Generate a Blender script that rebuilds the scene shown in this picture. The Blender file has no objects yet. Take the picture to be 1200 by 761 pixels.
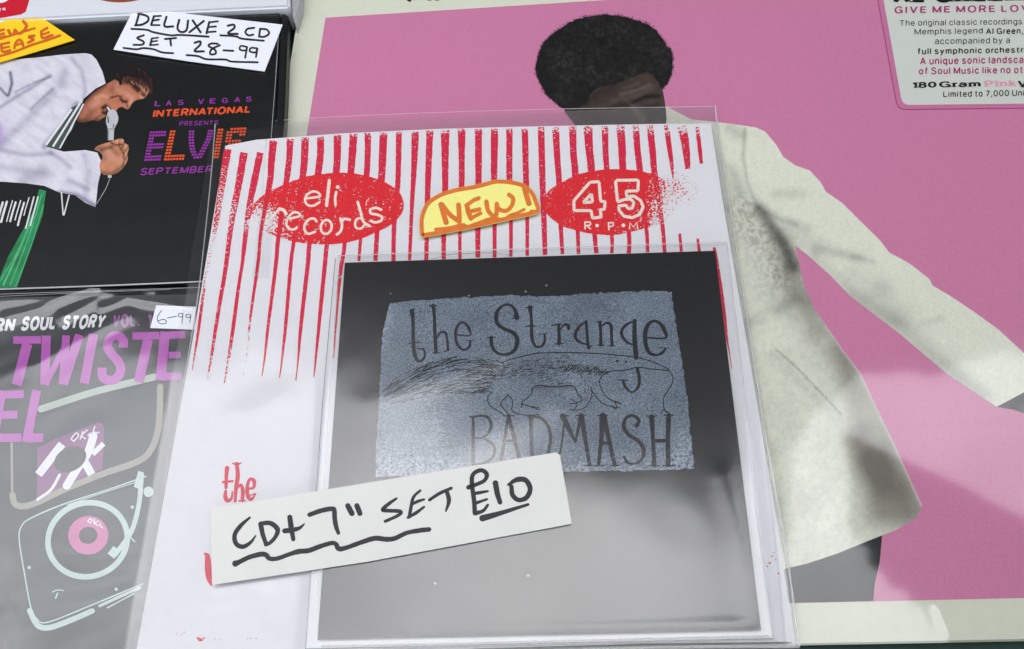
import bpy, math, random
import numpy as np
from mathutils import Matrix, Vector
from mathutils.geometry import delaunay_2d_cdt
random.seed(7); rng = np.random.default_rng(7)
S = bpy.context.scene
COL = S.collection

# ------------------------------------------------------------------ camera
F = 1060.0                       # focal length in photo pixels (1200 x 761)
CX, CY = 600.0, 380.5
NUP = np.array([-0.033, -0.470, -0.882]); NUP /= np.linalg.norm(NUP)   # table normal seen by the camera
H = 0.262                        # camera height over the table, metres
zc = np.array([0, 0, 1.0])
yw = zc - NUP * (zc @ NUP); yw /= np.linalg.norm(yw)
xw = np.cross(yw, NUP)
RT = np.array([xw, yw, NUP])     # camera (x right, y down, z forward) -> world
cam_d = bpy.data.cameras.new('camera'); cam = bpy.data.objects.new('camera', cam_d); COL.objects.link(cam)
cam_d.sensor_width = 36; cam_d.lens = F * 36 / 1200
cam_d.clip_start = 0.005; cam_d.clip_end = 200
R3 = RT @ np.diag([1, -1, -1])
cam.matrix_world = Matrix([[*R3[0], 0], [*R3[1], 0], [*R3[2], H], [0, 0, 0, 1]])
S.camera = cam

# ------------------------------------------------------------------ daylight
SUN_EL, SUN_AZ = 75.0, 12.0     # degrees; azimuth clockwise from +Y
W = bpy.data.worlds.new('World'); S.world = W; W.use_nodes = True
nt = W.node_tree; nt.nodes.clear()
sky = nt.nodes.new('ShaderNodeTexSky'); sky.sky_type = 'NISHITA'; sky.sun_disc = False
sky.sun_elevation = math.radians(SUN_EL); sky.sun_rotation = math.radians(SUN_AZ)
sky.air_density = 1.0; sky.dust_density = 0.5; sky.ozone_density = 1.0
hs = nt.nodes.new('ShaderNodeHueSaturation'); hs.inputs['Saturation'].default_value = 0.22
bg = nt.nodes.new('ShaderNodeBackground'); bg.inputs['Strength'].default_value = 0.15
wo = nt.nodes.new('ShaderNodeOutputWorld')
# overcast: the cloud cover is brightest overhead and duller towards the horizon, with soft cloud lumps
tcw = nt.nodes.new('ShaderNodeTexCoord'); sx_ = nt.nodes.new('ShaderNodeSeparateXYZ'); nt.links.new(tcw.outputs['Generated'], sx_.inputs[0])
gr_ = nt.nodes.new('ShaderNodeMapRange'); gr_.inputs['To Min'].default_value = 0.35; gr_.inputs['To Max'].default_value = 1.45; nt.links.new(sx_.outputs['Z'], gr_.inputs['Value'])
cl = nt.nodes.new('ShaderNodeTexNoise'); cl.inputs['Scale'].default_value = 7; cl.inputs['Detail'].default_value = 5; nt.links.new(tcw.outputs['Generated'], cl.inputs['Vector'])
cr = nt.nodes.new('ShaderNodeMapRange'); cr.inputs['From Min'].default_value = 0.3; cr.inputs['From Max'].default_value = 0.7; cr.inputs['To Min'].default_value = 0.62; cr.inputs['To Max'].default_value = 1.3; nt.links.new(cl.outputs['Fac'], cr.inputs['Value'])
mu = nt.nodes.new('ShaderNodeMath'); mu.operation = 'MULTIPLY'; nt.links.new(gr_.outputs[0], mu.inputs[0]); nt.links.new(cr.outputs[0], mu.inputs[1])
vm = nt.nodes.new('ShaderNodeVectorMath'); vm.operation = 'SCALE'; nt.links.new(hs.outputs[0], vm.inputs[0]); nt.links.new(mu.outputs[0], vm.inputs['Scale'])
nt.links.new(sky.outputs[0], hs.inputs['Color']); nt.links.new(vm.outputs[0], bg.inputs[0]); nt.links.new(bg.outputs[0], wo.inputs[0])
sd = bpy.data.lights.new('sun', 'SUN'); sd.energy = 0.6; sd.angle = math.radians(80); sd.color = (1, 0.97, 0.93)
sun = bpy.data.objects.new('sun', sd); COL.objects.link(sun)
el, az = math.radians(SUN_EL), math.radians(SUN_AZ)
sdir = Vector((math.sin(az) * math.cos(el), math.cos(az) * math.cos(el), math.sin(el)))
sun.rotation_euler = sdir.to_track_quat('Z', 'Y').to_euler()
sun.location = sdir * 3
S.view_settings.view_transform = 'Standard'; S.view_settings.look = 'None'
S.view_settings.exposure = 1.30; S.view_settings.gamma = 1.0
S.render.engine = 'CYCLES'
S.cycles.transparent_max_bounces = 40; S.cycles.max_bounces = 10; S.cycles.glossy_bounces = 3

# ------------------------------------------------------------------ helpers
def lin(c):
    c = np.asarray(c, float) / 255.0
    return np.where(c <= 0.04045, c / 12.92, ((c + 0.055) / 1.055) ** 2.4)
def plane(a, b=0.0, c=0.0): return (a, b, c)
def lift(p, d): return (p[0] + d, p[1], p[2])
def P(uv, pl):
    """points (photo tracing) -> where they lie on the plane z = a + b x + c y"""
    uv = np.atleast_2d(np.asarray(uv, float))
    d = np.stack([(uv[:, 0] - CX) / F, (uv[:, 1] - CY) / F, np.ones(len(uv))], 1) @ RT.T
    a, b, c = pl
    t = (a - H) / (d[:, 2] - b * d[:, 0] - c * d[:, 1])
    return d * t[:, None] + np.array([0, 0, H])
def C(ox, oy, s):
    return lambda pts: [(ox + p[0] / s, oy + p[1] / s) + tuple(p[2:]) for p in pts]

def empty(name, loc, label, cat, group=None):
    o = bpy.data.objects.new(name, None); COL.objects.link(o); o.location = loc
    o.empty_display_size = 0.02
    o['label'] = label; o['category'] = cat
    if group: o['group'] = group
    return o
def mesh(name, v, f, m, parent=None, smooth=False, attrs=None, cols=None):
    v = np.asarray(v, float)
    if parent is not None:
        base = np.zeros(3); q = parent
        while q is not None: base += np.array(q.location); q = q.parent
        v = v - base
    me = bpy.data.meshes.new(name); me.from_pydata(v.tolist(), [], f); me.update()
    if m: me.materials.append(m)
    if attrs:
        for k, a in attrs.items():
            at = me.attributes.new(k, 'FLOAT', 'POINT'); at.data.foreach_set('value', np.asarray(a, np.float32))
    if cols is not None:
        at = me.color_attributes.new('tone', 'FLOAT_COLOR', 'POINT')
        c4 = np.ones((len(v), 4), np.float32); c4[:, :3] = cols; at.data.foreach_set('color', c4.ravel())
    if smooth: me.polygons.foreach_set('use_smooth', [True] * len(me.polygons))
    o = bpy.data.objects.new(name, me); COL.objects.link(o); o.parent = parent
    return o
def smooth_line(pts, n=6, closed=False):
    p = np.asarray(pts, float)
    if len(p) < 3: 
        t = np.linspace(0, 1, max(n * 2, 8))[:, None]; return p[0] * (1 - t) + p[-1] * t
    q = np.vstack([p[-1], p, p[0], p[1]]) if closed else np.vstack([2 * p[0] - p[1], p, 2 * p[-1] - p[-2]])
    out = []
    for i in range(1, len(q) - 2):
        for t in np.linspace(0, 1, n, endpoint=False):
            a, b, c, d = q[i - 1:i + 3]
            out.append(0.5 * ((2 * b) + (c - a) * t + (2 * a - 5 * b + 4 * c - d) * t * t + (3 * b - a - 3 * c + d) * t ** 3))
    if not closed: out.append(q[-2])
    return np.array(out)
class Ink:
    """collects flat strokes and shapes and links them as one printed mesh lying on a plane"""
    def __init__(s, pl): s.pl = pl; s.v = []; s.f = []; s.w = []; s.k = 0
    def add(s, uv, faces, wear=None):
        p = P(uv, s.pl); s.k += 1
        p[:, 2] += s.k * 5e-8 + np.arange(len(p)) * 1e-10
        o = len(s.w); s.v.append(p); s.f += [tuple(i + o for i in f) for f in faces]
        s.w += list(wear if wear is not None else np.zeros(len(p)))
    def stroke(s, pts, w, smooth=True, closed=False, cap='round', wear=None, n=6, jit=0.0):
        pts = [tuple(q) for q in pts]
        a = np.array([(q[0], q[1], q[2] if len(q) > 2 else w) for q in pts], float)
        if smooth: a = smooth_line(a, n, closed)
        elif len(a) == 2: a = smooth_line(a, 4)
        c, hw = a[:, :2], np.maximum(a[:, 2], 0.05) / 2
        if jit: hw = hw * (1 + rng.normal(0, jit, len(hw))); c = c + rng.normal(0, jit * 0.9, c.shape)
        if closed: t = np.roll(c, -1, 0) - np.roll(c, 1, 0)
        else: t = np.gradient(c, axis=0)
        t /= np.maximum(np.linalg.norm(t, axis=1), 1e-9)[:, None]
        nn = np.stack([-t[:, 1], t[:, 0]], 1)
        n_ = len(c)
        V = np.vstack([c + nn * hw[:, None], c - nn * hw[:, None]])
        fs = [(i, i + 1, n_ + i + 1, n_ + i) for i in range(n_ - 1)]
        if closed: fs.append((n_ - 1, 0, n_, 2 * n_ - 1))
        wv = None if wear is None else wear(V)
        s.add(V, fs, wv)
        if cap == 'round' and not closed:
            for e, sg in ((0, -1), (n_ - 1, 1)):
                th = np.linspace(-math.pi / 2, math.pi / 2, 8)
                arc = c[e] + hw[e] * (np.cos(th)[:, None] * t[e] * sg + np.sin(th)[:, None] * nn[e])
                s.add(arc, [tuple(range(8))], None if wear is None else wear(arc))
    def poly(s, pts, wear=None): s.add(pts, [tuple(range(len(pts)))], wear)
    def dot(s, c, rx, ry=None, rot=0, n=20, wear=None):
        ry = ry or rx; th = np.linspace(0, 2 * math.pi, n, endpoint=False)
        x, y = rx * np.cos(th), ry * np.sin(th); r = math.radians(rot)
        s.add(np.stack([c[0] + x * math.cos(r) - y * math.sin(r), c[1] + x * math.sin(r) + y * math.cos(r)], 1), [tuple(range(n))], wear)
    def ring(s, c, rx, ry, w, rot=0, n=48):
        th = np.linspace(0, 2 * math.pi, n, endpoint=False); r = math.radians(rot)
        x, y = rx * np.cos(th), ry * np.sin(th)
        s.stroke(list(zip(c[0] + x * math.cos(r) - y * math.sin(r), c[1] + x * math.sin(r) + y * math.cos(r))), w, smooth=False, closed=True)
    def build(s, name, m, parent):
        return mesh(name, np.vstack(s.v), s.f, m, parent, attrs={'wear': s.w})
def ring_(w, h): return [(w / 2 + w / 2 * math.cos(a), h / 2 + h / 2 * math.sin(a)) for a in np.linspace(math.pi / 2, 2.5 * math.pi, 17)]
_S = [(.62, .8), (.5, .96), (.32, 1), (.1, .93), (.03, .74), (.14, .58), (.34, .51), (.56, .42), (.65, .25), (.56, .07), (.33, 0), (.1, .06), (0, .22)]
_P = [(0, 1), (.2, 1), (.38, .99), (.56, .92), (.62, .74), (.56, .55), (.38, .48), (.2, .47), (0, .47)]
_ar = lambda x, w: [(x, .48), (x + .08, .66), (x + .22, .74), (x + w - .06, .69), (x + w, .5), (x + w, .2), (x + w, 0)]
GL = {  # letter -> (width, curved strokes, straight strokes)
 'A': (.74, [], [[(0, 0), (.37, 1)], [(.37, 1), (.74, 0)], [(.13, .32), (.61, .32)]]), 'B': (.66, [_P, [(0, .5), (.3, .5), (.5, .47), (.65, .27), (.5, .03), (.3, 0), (0, 0)]], [[(0, 0), (0, 1)]]),
 'C': (.72, [[(.72, .75), (.6, .94), (.4, 1), (.15, .9), (.02, .65), (.02, .35), (.15, .1), (.4, 0), (.6, .06), (.72, .25)]], []),
 'E': (.58, [], [[(0, 0), (0, 1)], [(0, .94), (.56, .94)], [(0, .52), (.5, .52)], [(0, .06), (.58, .06)]]), 'D': (.7, [[(0, .96), (.2, .96), (.38, .95), (.62, .82), (.7, .5), (.62, .18), (.38, .05), (.2, .04), (0, .04)]], [[(0, 0), (0, 1)]]),
 'G': (.76, [[(.72, .76), (.6, .94), (.4, 1), (.15, .9), (.02, .65), (.02, .35), (.15, .1), (.4, 0), (.62, .06), (.76, .25)]], [[(.76, 0), (.76, .45)], [(.76, .45), (.42, .45)]]),
 'I': (0, [], [[(0, 0), (0, 1)]]), 'L': (.52, [], [[(0, 0), (0, 1)], [(0, .06), (.52, .06)]]), 'M': (.84, [], [[(0, 0), (0, 1)], [(.84, 0), (.84, 1)], [(0, .98), (.42, .05)], [(.42, .05), (.84, .98)]]),
 'N': (.7, [], [[(0, 0), (0, 1)], [(.7, 0), (.7, 1)], [(0, .98), (.7, .02)]]), 'O': (.8, [ring_(.8, 1)], []), 'P': (.62, [_P], [[(0, 0), (0, 1)]]), 'R': (.66, [_P], [[(0, 0), (0, 1)], [(.36, .47), (.64, 0)]]),
 'S': (.65, [_S], []), 'T': (.68, [], [[(0, .94), (.68, .94)], [(.34, 0), (.34, 1)]]), 'U': (.7, [[(0, 1), (0, .4), (.04, .18), (.16, .04), (.35, 0), (.54, .04), (.66, .18), (.7, .4), (.7, 1)]], []),
 'V': (.72, [], [[(0, 1), (.36, 0)], [(.36, 0), (.72, 1)]]), 'Y': (.7, [], [[(0, 1), (.35, .44)], [(.7, 1), (.35, .44)], [(.35, .46), (.35, 0)]]),
 '0': (.6, [ring_(.6, 1)], []), '1': (.26, [], [[(.26, 0), (.26, 1)], [(.26, .96), (0, .76)]]), '7': (.58, [], [[(0, .94), (.58, .94)], [(.56, .94), (.16, 0)]]),
 '8': (.6, [[(p[0] + .05, p[1] + .53) for p in ring_(.5, .47)], ring_(.6, .54)], []), ',': (.06, [], [[(.06, .12), (0, -.2)]]), '.': (.05, [], [[(.02, 0), (.02, .15)]]),
 'a': (.5, [[(.05, .56), (.14, .7), (.28, .74), (.44, .68), (.5, .52), (.5, .25), (.5, 0)], [(.5, .44), (.25, .41), (.05, .32), (.01, .17), (.09, .03), (.25, 0), (.42, .08), (.5, .22)]], []),
 'b': (.5, [ring_(.5, .74)], [[(0, 0), (0, 1)]]), 'c': (.48, [[(.48, .52), (.38, .69), (.25, .74), (.06, .62), (0, .37), (.06, .12), (.25, 0), (.39, .05), (.48, .22)]], []), 'd': (.5, [ring_(.5, .74)], [[(.5, 0), (.5, 1)]]),
 'e': (.5, [[(.02, .4), (.25, .4), (.5, .4), (.45, .62), (.27, .74), (.06, .6), (0, .37), (.06, .12), (.27, 0), (.42, .06), (.48, .18)]], []), 'f': (.3, [[(.34, .98), (.22, 1), (.13, .9), (.12, .74), (.12, .3), (.12, 0)]], [[(0, .7), (.32, .7)]]),
 'g': (.5, [ring_(.5, .74), [(.5, .74), (.5, .3), (.5, -.05), (.42, -.22), (.25, -.28), (.08, -.22)]], []), 'h': (.48, [_ar(0, .48)], [[(0, 0), (0, 1)]]), 'i': (0, [], [[(0, 0), (0, .74)], [(0, .88), (0, 1.0)]]),
 'k': (.48, [], [[(0, 0), (0, 1)], [(.45, .74), (.02, .28)], [(.17, .43), (.48, 0)]]), 'l': (0, [], [[(0, 0), (0, 1)]]), 'm': (.78, [_ar(0, .39), _ar(.39, .39)], [[(0, 0), (0, .74)]]), 'n': (.48, [_ar(0, .48)], [[(0, 0), (0, .74)]]),
 'o': (.52, [ring_(.52, .74)], []), 'p': (.5, [ring_(.5, .74)], [[(0, -.28), (0, .74)]]), 'q': (.5, [ring_(.5, .74)], [[(.5, -.28), (.5, .74)]]), 'r': (.2, [[(0, .46), (.08, .66), (.18, .72), (.28, .73)]], [[(0, 0), (0, .74)]]),
 's': (.46, [[(p[0] * .7, p[1] * .74) for p in _S]], []), 't': (.3, [[(.13, .95), (.13, .5), (.13, .15), (.2, .02), (.34, .03)]], [[(0, .7), (.32, .7)]]), 'u': (.48, [[(0, .74), (0, .25), (.06, .06), (.2, 0), (.38, .06), (.48, .25)]], [[(.48, 0), (.48, .74)]]),
 'y': (.5, [], [[(0, .74), (.26, .02)], [(.5, .74), (.16, -.2)], [(.19, -.22), (.02, -.25)]])}
def sans(ink_, txt, quad, wt=.16, slab_=False, gap=.2, space=.34):
    """plain sans lettering drawn with even strokes, fitted into a quadrilateral"""
    tmp = Ink(plane(0)); raw = []; x = 0.0; prev = ' '
    class R_(Ink):
        def add(s, uv, faces, wear=None): raw.append((np.asarray(uv, float), faces))
    k = R_(plane(0))
    for ch in txt:
        if ch == ' ': x += space; prev = ' '; continue
        w, cu, st_ = GL[ch]
        if ch in 'TVY' and x and prev == 'A' or ch == 'A' and x and prev in 'TV': x -= .17
        if x and prev == 'r': x -= .1 if ch != 'e' else .06
        prev = ch
        for c in cu: k.stroke([(x + p[0], -p[1]) for p in c], wt, True, cap='flat', n=4)
        for c in st_:
            k.stroke([(x + p[0], -p[1]) for p in c], wt, False, cap='flat')
            if slab_ and abs(c[0][0] - c[1][0]) < .3:
                for p in c:
                    if p[1] in (0, 1, .74): k.stroke([(x + p[0] - wt * 1.05, -p[1] + (.05 if p[1] == 0 else -.05) * 0), (x + p[0] + wt * 1.05, -p[1])], .1, False, cap='flat')
        x += w + gap + wt
    A = np.vstack([q for q, _ in raw]); lo, hi = A.min(0), A.max(0)
    tl, tr, br, bl = [np.array(q, float) for q in quad]
    for uv, fs in raw:
        n_ = (uv - lo) / np.maximum(hi - lo, 1e-6); a, b = n_[:, :1], n_[:, 1:]
        ink_.add((1 - a) * (1 - b) * tl + a * (1 - b) * tr + a * b * br + (1 - a) * b * bl, fs)
def inside(pts, poly):
    x, y = pts[:, 0], pts[:, 1]; r = np.zeros(len(pts), bool); n = len(poly)
    for i in range(n):
        x1, y1 = poly[i]; x2, y2 = poly[(i + 1) % n]
        if y1 == y2: continue
        c = ((y1 > y) != (y2 > y)) & (x < (x2 - x1) * (y - y1) / (y2 - y1) + x1); r ^= c
    return r
def fill(name, poly, pl, m, parent, step=None, colfn=None, wearfn=None, jag=0.0):
    """a printed shape: outline traced, filled with small triangles that can carry printed tones"""
    poly = np.asarray(poly, float)[:, :2]
    if jag or step:
        out = []; st = step or 3
        for i in range(len(poly)):
            a, b = poly[i], poly[(i + 1) % len(poly)]; k = max(1, int(np.linalg.norm(b - a) / st))
            for j in range(k): out.append(a + (b - a) * j / k)
        poly = np.array(out)
        if jag: poly = poly + rng.normal(0, jag, poly.shape)
    if not step:
        o = mesh(name, P(poly, pl), [tuple(range(len(poly)))], m, parent); return o
    lo, hi = poly.min(0), poly.max(0)
    g = np.stack(np.meshgrid(np.arange(lo[0], hi[0], step), np.arange(lo[1], hi[1], step)), -1).reshape(-1, 2)
    g = g + rng.uniform(-.2, .2, g.shape) * step
    g = g[inside(g, poly)]
    n = len(poly)
    vs = [Vector(q) for q in np.vstack([poly, g])]
    r = delaunay_2d_cdt(vs, [(i, (i + 1) % n) for i in range(n)], [], 1, 1e-4)
    uv = np.array([tuple(q) for q in r[0]])
    at = {'wear': wearfn(uv[:, 0], uv[:, 1])} if wearfn else {'wear': np.zeros(len(uv))}
    fs = [tuple(f) for f in r[2]]
    return mesh(name, P(uv, pl), fs, m, parent, attrs=at, cols=colfn(uv[:, 0], uv[:, 1]) if colfn else None)
def slab(name, poly, pl, th, m, parent, bev=0.0):
    """a card or board: outline traced on its top face, real thickness below"""
    t = P(poly, pl); n = len(t); b = t.copy(); b[:, 2] -= th
    o = mesh(name, np.vstack([t, b]), [tuple(range(n))[::-1], tuple(range(n, 2 * n))] + [(i, (i + 1) % n, n + (i + 1) % n, n + i) for i in range(n)], m, parent)
    import bmesh
    bm = bmesh.new(); bm.from_mesh(o.data); bmesh.ops.recalc_face_normals(bm, faces=bm.faces)
    if bev: bmesh.ops.bevel(bm, geom=list(bm.edges), offset=bev, segments=2, affect='EDGES')
    bm.to_mesh(o.data); bm.free()
    return o
def seg_dist(u, v, line):
    L = np.asarray(line, float)[:, :2]; best = np.full(u.shape, 1e9)
    for a, b in zip(L[:-1], L[1:]):
        d = b - a; t = np.clip(((u - a[0]) * d[0] + (v - a[1]) * d[1]) / (d @ d + 1e-9), 0, 1)
        best = np.minimum(best, np.hypot(u - a[0] - t * d[0], v - a[1] - t * d[1]))
    return best
def soft(u, v, line, w): return np.exp(-(seg_dist(u, v, line) / w) ** 2)
def sstep(x, a, b):
    t = np.clip((x - a) / (b - a), 0, 1); return t * t * (3 - 2 * t)
def vnoise(u, v, s, seed=0):
    r = np.random.default_rng(seed).random((64, 64)); x, y = u / s, v / s
    i, j = np.floor(x).astype(int), np.floor(y).astype(int); fx, fy = x - i, y - j
    fx, fy = fx * fx * (3 - 2 * fx), fy * fy * (3 - 2 * fy)
    g = lambda a, b: r[a % 64, b % 64]
    return (g(i, j) * (1 - fx) + g(i + 1, j) * fx) * (1 - fy) + (g(i, j + 1) * (1 - fx) + g(i + 1, j + 1) * fx) * fy
def film(name, quad, pl, m, parent, nu=120, nv=120, hfn=None):
    tl, tr, br, bl = [np.array(q, float) for q in quad]
    s, t = np.meshgrid(np.linspace(0, 1, nu), np.linspace(0, 1, nv)); s, t = s.ravel()[:, None], t.ravel()[:, None]
    uv = (1 - s) * (1 - t) * tl + s * (1 - t) * tr + s * t * br + (1 - s) * t * bl
    p = P(uv, pl)
    if hfn: p[:, 2] += hfn(uv[:, 0], uv[:, 1])
    fs = [(j * nu + i, (j + 1) * nu + i, (j + 1) * nu + i + 1, j * nu + i + 1) for j in range(nv - 1) for i in range(nu - 1)]
    return mesh(name, p, fs, m, parent, smooth=True)
def tube(name, line, pl, r, m, parent, hfn=None, flat=1.0):
    uv = smooth_line([q[:2] for q in line], 10); p = P(uv, pl)
    if hfn is not None: p[:, 2] += hfn(uv[:, 0], uv[:, 1])
    t = np.gradient(p, axis=0); t /= np.linalg.norm(t, axis=1)[:, None]
    sd_ = np.cross(t, [0, 0, 1]); sd_ /= np.linalg.norm(sd_, axis=1)[:, None]; up = np.cross(sd_, t)
    k = 8; V = []; n = len(p)
    for j in range(k):
        a = 2 * math.pi * j / k; V.append(p + r * (math.cos(a) * sd_ + flat * math.sin(a) * up))
    V = np.stack(V, 1).reshape(-1, 3)
    fs = [(i * k + j, i * k + (j + 1) % k, (i + 1) * k + (j + 1) % k, (i + 1) * k + j) for i in range(n - 1) for j in range(k)]
    fs += [tuple(range(k)), tuple(range((n - 1) * k, n * k))]
    return mesh(name, V, fs, m, parent, smooth=True)

# ------------------------------------------------------------------ materials
class N:
    def __init__(s, name):
        s.m = bpy.data.materials.new(name); s.m.use_nodes = True; s.t = s.m.node_tree; s.t.nodes.clear()
        s.out = s.n('OutputMaterial')
    def n(s, typ, **kw):
        x = s.t.nodes.new('ShaderNode' + typ)
        for k, v in kw.items(): setattr(x, k, v)
        return x
    def l(s, a, b): s.t.links.new(a, b)
    def math(s, op, a, b=None, clamp=False):
        x = s.n('Math', operation=op); x.use_clamp = clamp
        for i, q in enumerate((a, b)):
            if q is None: continue
            if isinstance(q, (int, float)): x.inputs[i].default_value = q
            else: s.l(q, x.inputs[i])
        return x.outputs[0]
    def noise(s, scale, detail=3, rough=0.55, stretch=None):
        tc = s.n('TexCoord'); o = tc.outputs['Object']
        if stretch:
            mp = s.n('Mapping'); mp.inputs['Scale'].default_value = stretch[:3]
            if len(stretch) > 3: mp.inputs['Rotation'].default_value = (0, 0, stretch[3])
            s.l(o, mp.inputs[0]); o = mp.outputs[0]
        x = s.n('TexNoise'); x.inputs['Scale'].default_value = scale; x.inputs['Detail'].default_value = detail
        x.inputs['Roughness'].default_value = rough
        s.l(o, x.inputs['Vector']); return x.outputs['Fac']
    def ramp(s, fac, a, b, ca, cb):
        r = s.n('ValToRGB'); r.color_ramp.elements[0].position = a; r.color_ramp.elements[1].position = b
        r.color_ramp.elements[0].color = (*ca, 1); r.color_ramp.elements[1].color = (*cb, 1); s.l(fac, r.inputs[0]); return r.outputs[0]
    def bump(s, h, strength, dist):
        b = s.n('Bump'); b.inputs['Strength'].default_value = strength; b.inputs['Distance'].default_value = dist
        s.l(h, b.inputs['Height']); return b.outputs[0]
def surf(name, rgb, rough=0.6, spec=0.3, var=0.06, vscale=900, bump=0.0, bscale=60, bdist=0.001, tone=False, specks=0.0, fine=0.0):
    """paper, card or ink: base colour with a little grain, optional paper undulation"""
    q = N(name); b = q.n('BsdfPrincipled'); c = lin(rgb)
    b.inputs['Roughness'].default_value = rough; b.inputs['Specular IOR Level'].default_value = spec
    g = q.noise(vscale, 4)
    if tone:
        a = q.n('VertexColor'); a.layer_name = 'tone'; src = a.outputs[0]
        mx = q.n('MixRGB', blend_type='MULTIPLY'); mx.inputs[0].default_value = 1
        q.l(src, mx.inputs[1]); q.l(q.ramp(g, .25, .75, [1 - var] * 3, [1 + var] * 3), mx.inputs[2]); cc = mx.outputs[0]
    else:
        cc = q.ramp(g, .25, .75, np.clip(c * (1 - var), 0, 1), np.clip(c * (1 + var), 0, 1))
    if specks:
        vo = q.n('TexVoronoi'); vo.inputs['Scale'].default_value = 160; tc = q.n('TexCoord'); q.l(tc.outputs['Object'], vo.inputs['Vector'])
        d = q.math('LESS_THAN', vo.outputs['Distance'], 0.05)
        sp = q.n('SeparateColor'); q.l(vo.outputs['Color'], sp.inputs[0])
        d = q.math('MULTIPLY', d, q.math('LESS_THAN', sp.outputs[0], specks))
        mx = q.n('MixRGB'); q.l(d, mx.inputs[0]); q.l(cc, mx.inputs[1]); mx.inputs[2].default_value = (.35, .36, .36, 1); cc = mx.outputs[0]
    q.l(cc, b.inputs['Base Color'])
    if bump:
        h = q.noise(bscale, 3)
        if fine: h = q.math('ADD', h, q.math('MULTIPLY', q.noise(1800, 2), fine))
        q.l(q.bump(h, bump, bdist), b.inputs['Normal'])
    q.l(b.outputs[0], q.out.inputs[0]); return q.m
def ink(name, rgb, base_thr=0.30, top_thr=0.78, scale=1500, rough=0.55, var=0.06, soft_=0.03):
    """block-printed ink that breaks up into specks where it is worn (attribute wear)"""
    q = N(name); b = q.n('BsdfPrincipled'); c = lin(rgb); b.inputs['Roughness'].default_value = rough; b.inputs['Specular IOR Level'].default_value = 0.25
    q.l(q.ramp(q.noise(700, 3), .3, .7, np.clip(c * (1 - var), 0, 1), np.clip(c * (1 + var), 0, 1)), b.inputs['Base Color'])
    a = q.n('Attribute'); a.attribute_name = 'wear'
    thr = q.math('ADD', q.math('MULTIPLY', a.outputs['Fac'], top_thr - base_thr), base_thr)
    n = q.noise(scale, 2, 0.6)
    f = q.math('DIVIDE', q.math('SUBTRACT', n, thr), soft_, clamp=True)
    tr = q.n('BsdfTransparent'); mx = q.n('MixShader'); q.l(f, mx.inputs[0]); q.l(tr.outputs[0], mx.inputs[1]); q.l(b.outputs[0], mx.inputs[2])
    q.l(mx.outputs[0], q.out.inputs[0]); return q.m
def plastic(name, r0=0.08, rough=0.06, haze=0.02, b1=0.2, s1=22, d1=0.001, b2=0.0, s2=1500, stretch=None, tint=0.985, hcol=0.75):
    """clear film: see-through, mirrors the sky by angle, a trace of milky haze, soft wrinkles"""
    q = N(name)
    h = q.noise(s1, 2, 0.45, stretch); nb = q.bump(h, b1, d1)
    if b2:
        bb = q.n('Bump'); bb.inputs['Strength'].default_value = b2; bb.inputs['Distance'].default_value = 0.0002
        q.l(q.noise(s2, 2), bb.inputs['Height']); q.l(nb, bb.inputs['Normal']); nb = bb.outputs[0]
    ge = q.n('NewGeometry'); dp = q.n('VectorMath', operation='DOT_PRODUCT'); q.l(nb, dp.inputs[0]); q.l(ge.outputs['Incoming'], dp.inputs[1])
    cs = q.math('ABSOLUTE', dp.outputs['Value'])
    f = q.math('ADD', q.math('MULTIPLY', q.math('POWER', q.math('SUBTRACT', 1.0, cs, True), 5.0), 1 - r0), r0, True)
    tr = q.n('BsdfTransparent'); tr.inputs[0].default_value = (tint, tint, tint, 1)
    gl = q.n('BsdfGlossy'); gl.inputs['Roughness'].default_value = rough; gl.inputs[0].default_value = (1, 1, 1, 1); q.l(nb, gl.inputs['Normal'])
    m1 = q.n('MixShader'); q.l(f, m1.inputs[0]); q.l(tr.outputs[0], m1.inputs[1]); q.l(gl.outputs[0], m1.inputs[2])
    df = q.n('BsdfDiffuse'); df.inputs[0].default_value = (hcol, hcol, hcol * 1.02, 1)
    m2 = q.n('MixShader'); m2.inputs[0].default_value = haze; q.l(m1.outputs[0], m2.inputs[1]); q.l(df.outputs[0], m2.inputs[2])
    q.l(m2.outputs[0], q.out.inputs[0]); return q.m

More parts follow.
